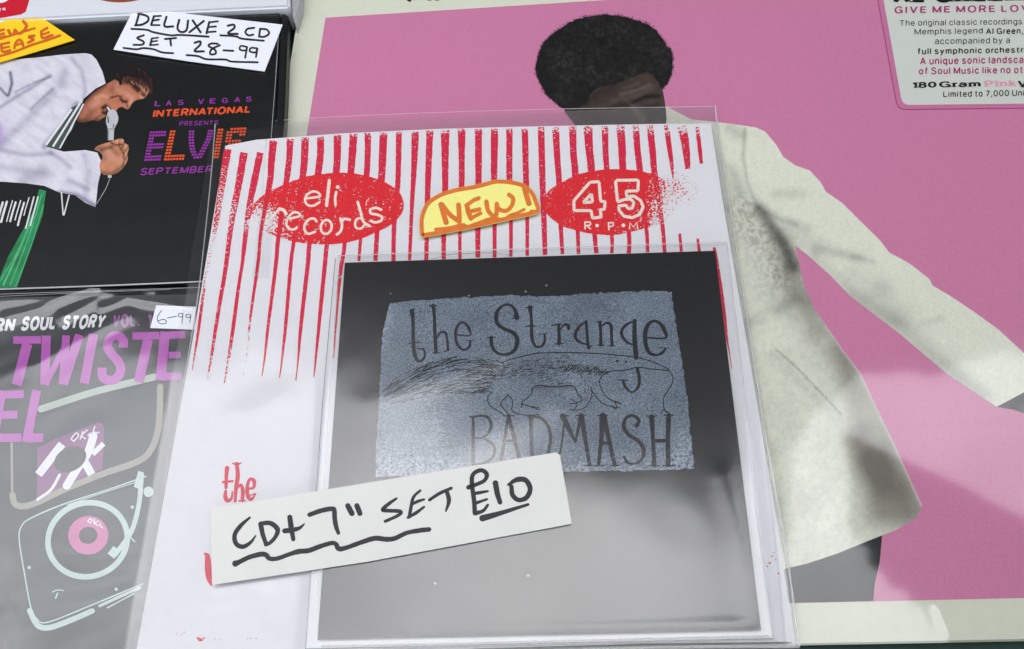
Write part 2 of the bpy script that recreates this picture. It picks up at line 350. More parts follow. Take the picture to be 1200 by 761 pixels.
M = dict(
    table=surf('painted_green_board', (22, 52, 44), .5, .4, .3, 120, .3, 300),
    cream=surf('cream_card', (226, 228, 208), .55, .3, .03, 400, .15, 30),
    pink=surf('pink_print', (213, 133, 170), .5, .3, .07, 1500, .1, 30, specks=.05),
    tone=surf('printed_tones', (255, 255, 255), .55, .25, .07, 1300, tone=True),
    black_print=surf('black_print', (26, 27, 27), .5, .3, .15, 700),
    magenta=surf('magenta_print', (176, 44, 112), .5, .3, .05),
    pale_pink=surf('pale_pink_print', (236, 160, 190), .5, .3, .05),
    sticker_pink=surf('sticker_pink', (208, 124, 166), .4, .4, .04),
    sticker=surf('sticker_white', (220, 224, 214), .4, .4, .02),
    boxblack=surf('black_card', (22, 24, 24), .4, .3, .3, 90, .15, 60, specks=.05),
    purple=surf('purple_print', (150, 52, 160), .5, .3, .06),
    orange=surf('orange_print', (238, 88, 40), .5, .3, .06),
    white_print=surf('white_print', (232, 232, 234), .5, .3, .03),
    paper=surf('white_paper', (230, 229, 232), .7, .2, .015, 600, .8, 30, .004, fine=.008),
    label=surf('label_card', (236, 235, 229), .6, .25, .03, 70, .12, 500, .0002),
    label_white=surf('bright_label_card', (236, 238, 244), .6, .25, .015, 900),
    yellow=surf('yellow_card', (250, 205, 30), .6, .25, .04),
    pale_yellow=surf('fluorescent_yellow_paper', (247, 240, 140), .6, .25, .03),
    marker=surf('black_marker', (36, 36, 40), .45, .35, .45, 120),
    biro=surf('grey_biro', (96, 98, 104), .5, .3, .1),
    orange_pen=surf('orange_marker', (222, 118, 48), .55, .3, .13, 300),
    red=ink('red_block_print', (216, 26, 66)),
    red_oval=ink('red_oval_print', (226, 30, 42), .27, .80, 1300),
    cut=ink('cut_out_paper', (242, 228, 214), .12, .8),
    red_letter=surf('red_letter_print', (218, 48, 76), .6, .2, .12, 500),
    card_white=surf('white_card', (228, 228, 234), .6, .3, .02),
    cdblack=surf('black_cover_card', (13, 14, 17), .45, .2, .25, 200, .1, 40, specks=.2),
    dark_line=surf('dark_line_print', (22, 27, 33), .6, .2, .2),
    white_gloss=surf('white_gloss_card', (222, 224, 230), .35, .5, .02),
    red_gloss=surf('red_gloss_print', (206, 32, 52), .35, .5, .03),
    rim=surf('brown_rim_print', (150, 74, 50), .4, .4, .2),
    charcoal=surf('charcoal_print', (66, 68, 70), .5, .3, .08, 200),
    lilac=surf('lilac_print', (182, 84, 178), .5, .3, .05),
    mint=surf('pale_mint_print', (196, 214, 208), .5, .3, .06),
    grey_print=surf('grey_print', (92, 92, 90), .5, .3, .12, 120),
    dim_lilac=surf('dim_lilac_print', (150, 92, 150), .5, .3, .08),
    canvas=surf('dark_blocker_canvas', (32, 35, 38), .9, .1, .2, 30),  # cloth of the added unseen sheets
    pole=surf('grey_pole', (120, 122, 124), .5, .4, .1),
)
# mottled blue block print
q = N('blue_block_print'); b = q.n('BsdfPrincipled'); b.inputs['Roughness'].default_value = .6; b.inputs['Specular IOR Level'].default_value = .2
a = q.n('Attribute'); a.attribute_name = 'wear'
n1 = q.math('ADD', q.noise(2300, 2, .7), q.math('MULTIPLY', q.math('SUBTRACT', q.noise(60, 3), .5), .3))
r = q.n('ValToRGB'); e = r.color_ramp.elements; e[0].position = .30; e[0].color = (*lin((56, 66, 78)), 1); e[1].position = .78; e[1].color = (*lin((176, 188, 200)), 1)
k = e.new(.46); k.color = (*lin((108, 121, 136)), 1); k = e.new(.58); k.color = (*lin((126, 139, 153)), 1)
w2 = q.math('MULTIPLY', a.outputs['Fac'], q.math('SUBTRACT', q.noise(1100, 2, .7), .42)); w2 = q.math('MULTIPLY', w2, 2.4)
q.l(q.math('ADD', n1, w2), r.inputs[0]); q.l(r.outputs[0], b.inputs['Base Color']); q.l(b.outputs[0], q.out.inputs[0]); M['blue'] = q.m
M['wrap'] = plastic('shrink_wrap', .06, .06, .0, .10, 14, .0012)
M['wrap_box'] = plastic('box_shrink_wrap', .05, .10, .004, .2, 30, .001)
M['bag'] = plastic('record_bag_film', .09, .12, .03, .22, 18, .0012, .012, 500, (1, 2.2, 1))
M['sleeve_film'] = plastic('clear_sleeve_film', .04, .10, .016, .15, 20, .001, .05, 900)
M['back_film'] = plastic('sleeve_back_film', .05, .15, .085, .15, 20, .001)
M['cd_film'] = plastic('wallet_film', .064, .17, .003, .2, 18, .0012, .06, 1300, (1, 1.6, 1))
M['seam'] = plastic('welded_film_edge', .12, .2, .45, .3, 400, .001)
M['edge_dark'] = plastic('folded_film_edge', .2, .2, .35, .3, 400, .001, hcol=.12)

# ------------------------------------------------------------------ setting: table and the awning added unseen overhead to block sky
tb = mesh('table_top', [(-.9, -.35, 0), (.9, -.35, 0), (.9, .9, 0), (-.9, .9, 0), (-.9, -.35, -.03), (.9, -.35, -.03), (.9, .9, -.03), (-.9, .9, -.03)],
          [(0, 1, 2, 3), (4, 7, 6, 5), (0, 4, 5, 1), (1, 5, 6, 2), (2, 6, 7, 3), (3, 7, 4, 0)], M['table'])
tb['kind'] = 'structure'
AW_Y, AW_Z = 0.71, 1.25  # unseen sheet added overhead so the plastic mirrors dark instead of sky
aw = empty('sky_blocker', (0, 2, -.75), 'dark canvas awning added out of view to darken reflections in the plastic sleeves', 'blocker')
ex = [-3.5, -1.04, -.64, -.29, -.18, -.07, .05, .19, .33, .385, .41, .44, .475, .53, .61, .93, 1.2, 3.5]      # front edge shaped to set where the reflections turn dark
ey = [.80, .79, .752, .727, .695, .62, .555, .484, .436, .38, .34, .36, .52, .60, .65, .677, .676, .70]
xx = np.unique(np.concatenate([np.linspace(-3.5, -1.1, 10), np.linspace(-1.1, 1.3, 121), np.linspace(1.3, 3.5, 10)])); tt_ = np.linspace(0, 1, 14) ** 1.6; V = []
for zo in (0, -.012):
    for t in tt_:
        for x_ in xx:
            e_ = float(np.interp(x_, ex, ey)) + .008 * math.sin(x_ * 31) + .006 * math.sin(x_ * 73)
            y_ = e_ + (3.6 - e_) * t
            V.append((x_, y_, AW_Z + zo + 0.012 * math.sin(x_ * 2.1 + y_) - .05 * (y_ - AW_Y)))
nx, ny = len(xx), len(tt_); fs = []
for L in (0, nx * ny):
    fs += [(L + j * nx + i, L + j * nx + i + 1, L + (j + 1) * nx + i + 1, L + (j + 1) * nx + i) for j in range(ny - 1) for i in range(nx - 1)]
fs += [(i, i + 1, nx * ny + i + 1, nx * ny + i) for i in range(nx - 1)]
mesh('top_blocker', V, fs, M['canvas'], aw)
mesh('back_blocker', [(-3.5, 3.5, -.75), (3.5, 3.5, -.75), (3.5, 3.5, 1.12), (-3.5, 3.5, 1.12), (-3.5, 3.52, -.75), (3.5, 3.52, -.75), (3.5, 3.52, 1.12), (-3.5, 3.52, 1.12)],
     [(0, 1, 2, 3), (5, 4, 7, 6), (3, 2, 6, 7), (0, 4, 5, 1), (0, 3, 7, 4), (1, 5, 6, 2)], M['canvas'], aw)  # added sheet closing off the low sky on the far side
FLZ = .5  # unseen sheet added to darken reflections and daylight at the lower right
fp = [(.279, .268), (.302, .254), (.327, .239), (.371, .213), (.413, .188), (.474, .159), (.72, .07), (.85, -.45), (-.4, -.45), (-.3, -.02), (.1, .02), (.27, .035), (.305, .06), (.312, .09), (.322, .102), (.309, .108), (.306, .122), (.296, .124), (.298, .134), (.284, .138), (.281, .15), (.270, .158), (.274, .17), (.264, .178), (.262, .194), (.274, .23)]
V = [(x_, y_, FLZ + .004 * math.sin(19 * x_)) for x_, y_ in fp] + [(x_, y_, FLZ - .006 + .004 * math.sin(19 * x_)) for x_, y_ in fp]; n_ = len(fp)
mesh('near_blocker', V, [tuple(range(n_)), tuple(range(n_, 2 * n_))[::-1]] + [(i, (i + 1) % n_, n_ + (i + 1) % n_, n_ + i) for i in range(n_)], M['canvas'], aw)
for sx in (-3.45, 3.45):
    th = np.linspace(0, 2 * math.pi, 12, endpoint=False)
    V = [(sx + .02 * math.cos(t), 3.4 + .02 * math.sin(t), z_) for z_ in (-.75, 1.1) for t in th]
    mesh('blocker_post', V, [(i, (i + 1) % 12, 12 + (i + 1) % 12, 12 + i) for i in range(12)], M['pole'], aw, smooth=True)

# ------------------------------------------------------------------ the pink 12 inch album
LP = plane(.0042)
def at(uv, pl=plane(0)): return tuple(P([uv], pl)[0])
lp = empty('record_album', (.09, .13, 0), 'pink record album with a printed man in a cream coat, on the green table', 'record')
lp_quad = [(359, -42), (1345, -120), (1560, 742), (232, 760)]
slab('cover', [(359, -42), (1400, -104), (1560, 746.5), (1200, 749), (946, 754), (228, 765)], LP, .0040, M['cream'], lp)
pk = [(381.5, 21), (650, 4), (1345, -40), (1500, 698), (1200, 701), (930, 707), (268, 722)]
fill('picture_panel', pk, lift(LP, 6e-5), M['pink'], lp)
L2 = lift(LP, 1.2e-4)
coat = [(778, 122), (781, 125), (810, 140), (842, 143.5), (862, 146), (886, 149.5), (897, 154.6), (909, 169), (918, 184), (932, 194), (949, 200), (962, 214), (968, 225), (987, 238), (1007, 258), (1031, 281.5), (1042, 296),
        (1066, 309), (1089, 327), (1093, 335), (1112, 346), (1142, 366), (1171, 387), (1200, 414), (1225, 440), (1200, 460), (1168, 477), (1142, 460), (1112, 440), (1083, 416), (1054, 391),
        (1025, 369), (996, 347), (972, 322), (946, 299), (931.5, 287.5), (937.5, 314), (943, 337), (955, 363), (972, 387), (987, 409), (1009, 438), (1028, 479), (1048, 520), (1069, 567), (1080.5, 592),
        (1074.6, 606.6), (1051, 621), (1025, 631), (981, 649), (946, 660.6), (927, 665), (860, 680), (700, 640), (680, 300), (700, 160), (740, 140)]
def coat_tone(u, v):
    n1, n2, n3 = vnoise(u, v, 22, 1), vnoise(u, v, 5, 2), vnoise(u, v, 2.6, 3)
    base = np.array([236, 238, 219.])[None] * np.ones((len(u), 1))
    dark = np.zeros(len(u)); warm = np.zeros(len(u))
    body = (v > 225) & (u < 1085) & (v > 200 + (u - 870) * 1.05)
    bodym = sstep(v - (205 + (u - 870) * 1.35), 0, 14)
    warm += bodym * (.03 + .07 * n1)
    warm += soft(u, v, [(868, 250), (885, 270), (905, 290), (915, 320)], 24) * (.10 + .30 * sstep(n3, .35, .85))
    dark += .50 * soft(u, v, [(890, 246), (905, 267), (921, 291), (929, 312)], 7.5) + .18 * soft(u, v, [(915, 280), (935, 340), (960, 385)], 14)
    edge = seg_dist(u, v, [(937, 314), (955, 363), (987, 409), (1009, 438), (1028, 479), (1048, 520), (1080, 592)])
    warm += .30 * np.exp(-(edge / 26) ** 2) * bodym * (.7 + .5 * n1)
    warm += .45 * soft(u, v, [(1005, 520), (1022, 560), (1032, 600)], 18) + .50 * soft(u, v, [(1030, 540), (1050, 575), (1062, 598)], 22)
    warm += .25 * soft(u, v, [(985, 410), (1000, 450), (1010, 500)], 16)
    dark += .30 * soft(u, v, [(868, 380), (900, 372), (930, 350)], 8) * n1
    for ln, w, k in [([(908, 228), (922, 227), (940, 228)], 5, .16), ([(896, 248), (915, 257), (932, 263)], 3, .30), ([(925, 261), (945, 268)], 5, .14), ([(955, 292), (985, 297), (1008, 303)], 5, .24), ([(1000, 301), (1022, 307)], 3, .22), ([(930, 275), (960, 286)], 9, .10),
                     ([(1000, 322), (1035, 340)], 9, .13), ([(1078, 381), (1104, 373)], 4, .12), ([(1000, 345), (1040, 370), (1075, 400), (1110, 432), (1150, 464)], 9, .30), ([(955, 303), (990, 335)], 7, .17), ([(1035, 345), (1060, 370)], 13, .12),
                     ([(873, 152), (871, 185), (876, 215), (889, 244)], 1.8, .26), ([(855, 150), (868, 158)], 6, .2), ([(860, 200), (868, 225)], 6, .15)]:
        dark += .7 * k * soft(u, v, ln, w * 1.25) * (.6 + .6 * n1)
    dark += .28 * soft(u, v, [(910, 410), (935, 432), (985, 485)], 1.1) + .07 * soft(u, v, [(905, 415), (980, 490)], 7)
    dark += .05 * (vnoise(u + v, v - u, 3.2, 12) - .3)
    dark += .16 * soft(u, v, [(900, 550), (935, 590), (930, 600)], 30) * n1 * .5 + .02 * n2
    dark += .06 * (n2 - .5) * sstep(v, 230, 300) * bodym
    dark, warm = np.clip(dark, 0, .9)[:, None], np.clip(warm, 0, .85)[:, None]
    c = base * (1 - warm) + np.array([104, 99, 90.]) * warm
    c = c * (1 - dark) + np.array([62, 62, 58.]) * dark
    rim = (.8 * soft(u, v, [(969, 380), (987, 409), (1009, 438), (1028, 479), (1048, 520), (1069, 567), (1080, 592)], 2.0))[:, None]
    c = c * (1 - rim) + np.array([222, 204, 206.]) * rim
    return lin(c)
fill('printed_trousers', [(900, 640), (1034, 626), (1031, 658), (1025, 684), (1023.5, 704.5), (900, 707.5)], lift(L2, -2e-5), M['tone'], lp, 3,
     lambda u, v: lin(np.array([40, 42, 41.])[None] + 8 * (vnoise(u, v, 15, 4)[:, None] - .5)))
fill('printed_coat', coat, L2, M['tone'], lp, 2.0, coat_tone)
fill('printed_hand', [(1168, 477), (1200, 460), (1225, 440), (1260, 470), (1235, 510), (1205, 486), (1187, 480)], lift(L2, 2e-5), M['tone'], lp, 3,
     lambda u, v: lin(np.array([72, 72, 70.])[None] + 30 * (vnoise(u, v, 12, 5)[:, None] - .5)))
c6 = C(600, 0, 5.436)
face = c6([(420, 620), (480, 600), (560, 540), (740, 490), (890, 440), (950, 520), (965, 600), (980, 690), (985, 761), (975, 830), (950, 900), (700, 950), (420, 820), (340, 720), (320, 660)])
def face_tone(u, v):
    c = np.array([72, 60, 54.])[None] + 12 * (vnoise(u, v, 7, 6)[:, None] - .5)
    hi = .6 * soft(u, v, c6([(690, 602), (800, 575), (880, 540)]), 2.0) + .3 * soft(u, v, c6([(720, 560), (800, 535)]), 2.2) + .25 * soft(u, v, c6([(640, 640), (800, 610), (900, 560)]), 3) + .55 * soft(u, v, c6([(770, 680), (800, 720), (830, 760)]), 5) + .18 * soft(u, v, c6([(640, 700), (720, 740)]), 8)
    dk = .8 * soft(u, v, c6([(770, 655), (850, 618), (935, 612)]), 2.2) + .5 * soft(u, v, c6([(620, 690), (690, 668), (740, 672)]), 2.4) + .35 * soft(u, v, c6([(860, 690), (930, 670)]), 2.5) + .4 * soft(u, v, c6([(480, 640), (560, 590), (650, 560)]), 6)
    c = c * (1 - np.clip(hi, 0, 1)[:, None]) + np.array([122, 108, 101.]) * np.clip(hi, 0, 1)[:, None]
    return lin(c * (1 - .7 * np.clip(dk, 0, 1)[:, None]))
fill('printed_face', face, lift(L2, 3e-5), M['tone'], lp, 1.5, face_tone)
hair = c6([(150, 440), (162, 375), (182, 318), (210, 265), (265, 212), (330, 168), (400, 130), (480, 108), (560, 99), (630, 97), (700, 104), (770, 124), (815, 138), (860, 155), (910, 190), (950, 240), (985, 290), (1016, 335),
           (1023, 400), (1015, 470), (992, 525), (962, 558), (930, 520), (905, 480), (880, 458), (820, 470), (740, 508), (650, 540), (560, 556), (500, 600), (470, 655), (400, 690), (330, 690), (290, 664), (240, 622), (200, 570), (165, 500)])
hp = np.asarray(hair)
def afro(u, v):
    n = vnoise(u, v, 1.9, 8); m = vnoise(u, v, 4.5, 10); w = vnoise(u, v, 22, 9)
    return lin(np.array([21, 21, 21.])[None] + ((n * m * 34 + n * 8) * (.45 + .9 * w))[:, None] * np.array([1, .98, .96])[None])
hs_ = smooth_line(hp, 6, True)
fill('printed_hair', hs_, lift(L2, 6e-5), M['tone'], lp, 1.2, afro, jag=.45)
fz = Ink(lift(L2, 7e-5)); hc = hs_.mean(0)
for i in range(900):
    q_ = hs_[random.randrange(len(hs_))]; d_ = (q_ - hc) / np.linalg.norm(q_ - hc); e_ = q_ + d_ * random.uniform(-2.0, .4) + rng.normal(0, .8, 2)
    if q_[1] > 92 and 690 < q_[0] < 772: continue
    a_ = random.uniform(-1.2, 1.2); d2 = np.array([d_[0] * math.cos(a_) - d_[1] * math.sin(a_), d_[0] * math.sin(a_) + d_[1] * math.cos(a_)]); L_ = random.uniform(.8, 2.6)
    fz.stroke([tuple(e_), tuple(e_ + d2 * L_ * .6 + rng.normal(0, .3, 2)), tuple(e_ + d2 * L_)], random.uniform(.3, .6), n=2, cap='flat')
fz.build('printed_hair_fringe', M['black_print'], lp)
tl_ = Ink(lift(LP, 8e-5))
for ln in ([(485, -14), (479, 2)], [(504, -14), (503, .8)], [(513, -14), (512, .8)]): tl_.stroke(ln, 4.5, False, cap='flat')
tl_.build('title_lettering', M['black_print'], lp)
# sticker
cs = C(1000, 0, 5.855)
def rounded(tl, tr, br, bl, r=7):
    out = []; q = [np.array(x, float) for x in (tl, tr, br, bl)]
    for i in range(4):
        a, b_, c_ = q[i - 1], q[i], q[(i + 1) % 4]; d1 = (a - b_) / np.linalg.norm(a - b_); d2 = (c_ - b_) / np.linalg.norm(c_ - b_)
        for t in np.linspace(0, 1, 6): out.append((1 - t) ** 2 * (b_ + d1 * r) + 2 * t * (1 - t) * b_ + t * t * (b_ + d2 * r))
    return out
SK = lift(LP, 2.2e-4)
stk = slab('sticker', rounded(*cs([(75, -520), (1750, -560), (1900, 735), (305, 752)]), 10), SK, 1.2e-4, M['sticker_pink'], lp)
o = Ink(lift(LP, 2.5e-4)); o.stroke([tuple(x) for x in rounded(*cs([(75, -520), (1750, -560), (1900, 735), (305, 752)]), 10)], .55, False, True); o.build('sticker_outline', M['magenta'], stk)
fill('sticker_panel', rounded(*cs([(125, -460), (1700, -500), (1840, 704), (336, 722)]), 9), lift(LP, 2.8e-4), M['sticker'], stk)
LT = lift(LP, 3.4e-4); kb, km, kp = Ink(LT), Ink(LT), Ink(LT)
def tq(k, s_, a, b_, c_, d, wt=.1, slab_=False, gap=.2): sans(k, s_, cs([a, b_, c_, d]), wt, slab_, gap)
tq(kb, 'AL GREEN', (285, -75), (1180, -88), (1195, 10), (270, 26), .3, True, .12)
tq(km, 'GIVE ME MORE LOVE', (285, 44), (1262, 32), (1266, 82), (281, 95), .2, False, .3)
tq(kb, 'The original classic recordings of', (320, 138), (1235, 126), (1235, 178), (320, 190), .125)
tq(kb, 'Memphis legend', (420, 200), (888, 192), (888, 241), (420, 251), .125)
tq(kb, 'Al Green,', (910, 194), (1165, 190), (1165, 239), (910, 241), .19)
tq(kb, 'accompanied by a', (560, 264), (1075, 257), (1075, 307), (560, 315), .125)
tq(kb, 'full symphonic orchestra', (445, 331), (1200, 320), (1200, 372), (445, 385), .19)
tq(km, 'A unique sonic landscape', (458, 396), (1245, 386), (1245, 442), (458, 454), .19)
tq(km, 'of Soul Music like no other', (450, 464), (1265, 453), (1265, 503), (450, 513), .19)
tq(kb, '180', (405, 565), (570, 560), (572, 602), (406, 607), .26, True, .1)
tq(kb, 'Gram', (588, 560), (872, 556), (876, 598), (588, 602), .24, True, .14)
tq(kp, 'Pink', (892, 555), (1115, 551), (1118, 592), (894, 596), .24, True, .2)
tq(kb, 'Vinyl', (1128, 555), (1390, 548), (1394, 610), (1130, 616), .24, True, .2)
tq(kb, 'Limited to 7,000 Units', (617, 626), (1230, 615), (1230, 664), (617, 674), .17)
kb.build('lettering', M['black_print'], stk); km.build('lettering', M['magenta'], stk); kp.build('lettering', M['pale_pink'], stk)
def lp_h(u, v):
    z = .00005 + .0003 * vnoise(u, v, 190, 11)
    z += .00016 * soft(u, v, [(1100, 712), (1112, 745)], 4)
    for ln, w, h in [([(1152, 132), (1170, 150), (1195, 164)], 5, .0004), ([(1050, 60), (1062, 100)], 3, .00012), ([(400, 60), (520, 52), (640, 58)], 9, .0002), ([(880, 60), (900, 110), (905, 140)], 7, .00018), ([(1040, 508), (1120, 503), (1200, 500)], 4, -.00003)]: z += h * soft(u, v, ln, w)
    return z
film('shrink_wrap', [(361, -42), (1400, -104), (1560, 747.5), (230, 766)], lift(LP, 5.5e-4), M['wrap'], lp, 260, 200, lp_h)

# ------------------------------------------------------------------ the black box set
EL = plane(.0098)
bx = empty('cd_box', (-.19, .13, 0), 'black CD box set with a printed singer in white holding a microphone', 'CD set')
slab('box', [(-170, 36), (120, 25), (328, 13), (323, 120), (308, 326), (-180, 348)], EL, .0096, M['boxblack'], bx, .0004)
slab('spine', [(330, 14), (338, 19), (333, 140), (317, 326), (310.5, 326), (325, 120)], lift(EL, -.0004), .0092, M['boxblack'], bx, .0003)
E2 = lift(EL, 8e-5)
suit = [(-40, 75), (0, 71), (40, 68), (75, 64), (100, 62.5), (107, 64), (113, 70), (120, 84), (124, 98), (112, 104), (98, 116), (90, 138), (84, 152), (68, 176), (75, 178), (100, 176), (114, 179), (119, 190), (118, 202), (115, 215), (112, 243),
        (100, 238), (88, 229), (70, 226), (52, 218), (30, 215), (0, 213), (-40, 214)]
def suit_tone(u, v):
    a1 = vnoise(u * .82 + v * .57 + 50, (v * .82 - u * .57) * 3 + 90, 15, 20); a2 = vnoise(u * .82 + v * .57 + 50, (v * .82 - u * .57) * 2.2 + 90, 6, 21)
    c = np.array([222, 219, 229.])[None] + (19 * (a1 - .5) + 10 * (a2 - .5))[:, None] * np.array([1, 1, .8])[None]
    dk = np.zeros(len(u))
    for ln, w, k in [([(0, 126), (20, 113), (40, 101), (58, 89)], 2.2, .34), ([(18, 108), (40, 97), (60, 90)], 1.1, .4), ([(0, 170), (30, 142), (50, 122), (62, 108)], 5, .2), ([(36, 128), (62, 104)], 1.6, .3), ([(84, 68), (96, 84), (100, 104), (98, 116)], 2.4, .2), ([(58, 178), (72, 187), (82, 196)], 3, .25), ([(98, 182), (104, 200), (100, 228)], 4, .14), ([(80, 212), (104, 222)], 3, .2), ([(0, 176), (30, 182), (60, 180)], 3, .25),
                     ([(70, 226), (90, 229), (112, 242)], 3, .5), ([(12, 85), (14, 98), (10, 112)], 1.6, .85), ([(0, 103), (8, 112)], 1.4, .8), ([(90, 122), (75, 146), (52, 172)], 3.5, .4), ([(76, 84), (72, 98)], 6, .2), ([(30, 210), (50, 200)], 8, .2), ([(0, 195), (60, 205)], 5, .14)]:
        dk += k * soft(u, v, ln, w)
    dk = np.clip(dk, 0, .9)[:, None]; c = c * (1 - dk) + np.array([78, 70, 104.]) * dk
    pu = (.5 * np.exp(-((u + 4) / 9) ** 2 - ((v - 157) / 14) ** 2))[:, None]
    return lin(c * (1 - pu) + np.array([130, 84, 176.]) * pu)
fill('printed_suit', suit, E2, M['tone'], bx, 1.6, suit_tone)
c4 = C(60, 70, 4.228)
def skin(base, dkl, hil):
    def fn(u, v):
        c = np.array(base, float)[None] + 14 * (vnoise(u, v, 6, 30)[:, None] - .5)
        for ln, w, k in dkl: a_ = np.clip(k * soft(u, v, c4(ln), w), 0, 1)[:, None]; c = c * (1 - a_) + np.array([44, 24, 20.]) * a_
        for ln, w, k in hil: a_ = np.clip(k * soft(u, v, c4(ln), w), 0, 1)[:, None]; c = c * (1 - a_) + np.array([222, 170, 146.]) * a_
        return lin(c)
    return fn
fill('printed_face', smooth_line(c4([(270, 125), (320, 95), (352, 66), (410, 58), (455, 74), (485, 103), (493, 130), (480, 168), (458, 193), (424, 200), (402, 216), (388, 240), (374, 246), (356, 236), (335, 238), (322, 252), (300, 256), (278, 276), (252, 292), (236, 306), (205, 300), (165, 312), (125, 300), (140, 250), (180, 195), (215, 160)]), 4, True), lift(E2, 3e-5), M['tone'], bx, .85,
     skin((196, 122, 92), [([(384, 108), (408, 126), (434, 148)], 2.6, 1), ([(412, 134), (430, 152)], 2.6, .8), ([(372, 92), (415, 100), (452, 128)], 1.3, .85), ([(345, 196), (358, 209), (374, 208)], 1.7, .95), ([(374, 218), (380, 238)], 1.0, .5), ([(256, 240), (270, 230), (284, 244), (272, 268), (258, 262)], 2.2, 1), ([(300, 188), (330, 180), (348, 184)], 1.0, .75), ([(282, 196), (302, 186)], 1.2, .4),
          ([(130, 302), (190, 314), (240, 304)], 4, .6), ([(120, 290), (150, 230), (200, 175), (262, 128)], 3.5, .5), ([(330, 85), (352, 120)], 1.0, .9), ([(340, 78), (375, 118)], .9, .8), ([(365, 66), (410, 82), (450, 100)], 2.2, .95), ([(430, 75), (470, 106), (487, 138)], 1.6, .8), ([(462, 110), (470, 150), (452, 180)], .9, .9), ([(446, 96), (458, 140), (448, 172)], .8, .8), ([(480, 130), (462, 182)], 1, .8), ([(222, 292), (248, 280)], 1.4, .55), ([(320, 110), (300, 150)], 4, .22), ([(205, 250), (180, 290)], 5, .3)],
          [([(222, 192), (250, 178), (280, 188)], 2.6, .6), ([(380, 176), (402, 192), (392, 214)], 2.6, .7), ([(398, 112), (410, 122)], .9, .75), ([(330, 150), (365, 165)], 4, .4), ([(454, 148), (468, 166)], 1.1, .8), ([(470, 118), (480, 140)], 1.0, .6), ([(440, 182), (452, 188)], 1.1, .8), ([(205, 235), (232, 212)], 3.5, .5), ([(318, 128), (345, 100)], 2, .4), ([(232, 290), (250, 284)], 1.2, .4)]))
th_ = Ink(lift(E2, 5e-5)); th_.poly(c4([(274, 232), (284, 236), (292, 250), (286, 258), (280, 246)])); th_.build('printed_teeth', M['white_print'], bx)
def hair_tone(u, v):
    n = vnoise(u * .7 + v, (u - v * .4) * 3, 7, 33)
    return lin(np.array([24, 15, 14.])[None] + (sstep(n, .55, .95) * .8)[:, None] * np.array([90, 42, 30.])[None])
fill('printed_hair', smooth_line(c4([(312, 92), (326, 70), (352, 50), (408, 40), (462, 58), (500, 92), (510, 132), (496, 168), (482, 176), (484, 150), (474, 128), (452, 108), (425, 97), (398, 90), (372, 86), (356, 96), (350, 118), (340, 128), (332, 108)]), 3, True), lift(E2, 5e-5), M['tone'], bx, .9, hair_tone, jag=.25)
hr = Ink(lift(E2, 6e-5))
for i in range(46):
    t = random.random(); x0, y0 = 350 + 130 * t, 88 + 26 * t * t + random.uniform(-8, 6)
    hr.stroke(c4([(x0, y0), (x0 + random.uniform(0, 10), y0 + 12), (x0 + random.uniform(-4, 18), y0 + random.uniform(16, 40))]), random.uniform(.3, .75), n=3)
hr.build('printed_hair_strands', surf('dark_brown_print', (44, 24, 20), .5, .3, .2), bx)
fill('printed_hand', smooth_line(c4([(215, 445), (235, 425), (290, 408), (335, 392), (358, 396), (362, 412), (382, 425), (384, 445), (376, 468), (380, 492), (362, 530), (330, 560), (290, 572), (250, 565), (240, 520), (255, 480), (235, 455)]), 4, True), lift(E2, 3e-5), M['tone'], bx, 1.2,
     skin((206, 138, 102), [([(296, 412), (320, 424), (352, 420)], 1.0, .75), ([(250, 446), (300, 432)], 2, .45), ([(340, 396), (336, 420), (344, 446)], .9, .6), ([(362, 414), (350, 440), (352, 462)], .9, .7), ([(382, 432), (360, 462), (358, 490)], .9, .7), ([(380, 474), (362, 500), (352, 530)], 1.0, .6), ([(300, 440), (325, 470)], 3, .25), ([(245, 560), (300, 570), (360, 528)], 3, .4), ([(235, 440), (255, 480)], 5, .3)], [([(325, 405), (348, 402)], 1.8, .6), ([(366, 424), (374, 440)], 1.6, .6), ([(372, 460), (376, 476)], 1.6, .5), ([(300, 480), (335, 505)], 6, .45), ([(260, 470), (290, 455)], 3, .35)]))
mi = Ink(lift(E2, 9e-5)); mi.stroke(c4([(296, 340, 34), (294, 375, 34), (296, 402, 38)]), 38 / 4.228, False, cap='flat')
mi = Ink(lift(E2, 9e-5))
def sc4(l): return [(a_, b_, w_ / 4.228) for (a_, b_), w_ in zip(c4([q[:2] for q in l]), [q[2] for q in l])]
mi.stroke(sc4([(303, 272, 50), (303, 290, 60), (299, 312, 56), (297, 334, 38)]), 1); mi.stroke(sc4([(296, 342, 32), (295, 400, 28)]), 1, False, cap='flat'); mi.stroke(sc4([(290, 572, 18), (290, 586, 18)]), 1, False, cap='flat')
mi.stroke(c4([(290, 590), (270, 640), (225, 715)]), .6); mi.build('printed_microphone', surf('pale_grey_print', (196, 198, 202), .5, .3, .08, 300), bx)
ms = Ink(lift(E2, 1.1e-4)); ms.stroke(c4([(281, 350), (280, 398)]), 1.6, False, cap='flat'); ms.stroke(c4([(276, 344), (316, 344)]), .8, False, cap='flat'); ms.stroke(c4([(281, 285), (283, 312)]), 1.6); ms.stroke(c4([(310, 322), (306, 336)]), 1.2); ms.build('printed_microphone_tone', M['grey_print'], bx)
lp2 = Ink(lift(E2, 4e-5)); lp2.poly([(98, 120), (90, 137), (78, 158), (68, 176), (54, 172), (68, 148), (84, 126)]); lp2.build('printed_collar', surf('dark_green_grey_print', (70, 84, 78), .5, .3, .3, 300), bx)
lp3 = Ink(lift(E2, 6e-5))
for a_, b_, w_ in (((94, 121), (62, 172), 2.4), ((84, 128), (54, 170), 2.6), ((98, 122), (70, 174), 1.8)): lp3.stroke([a_, b_], w_, False, cap='flat')
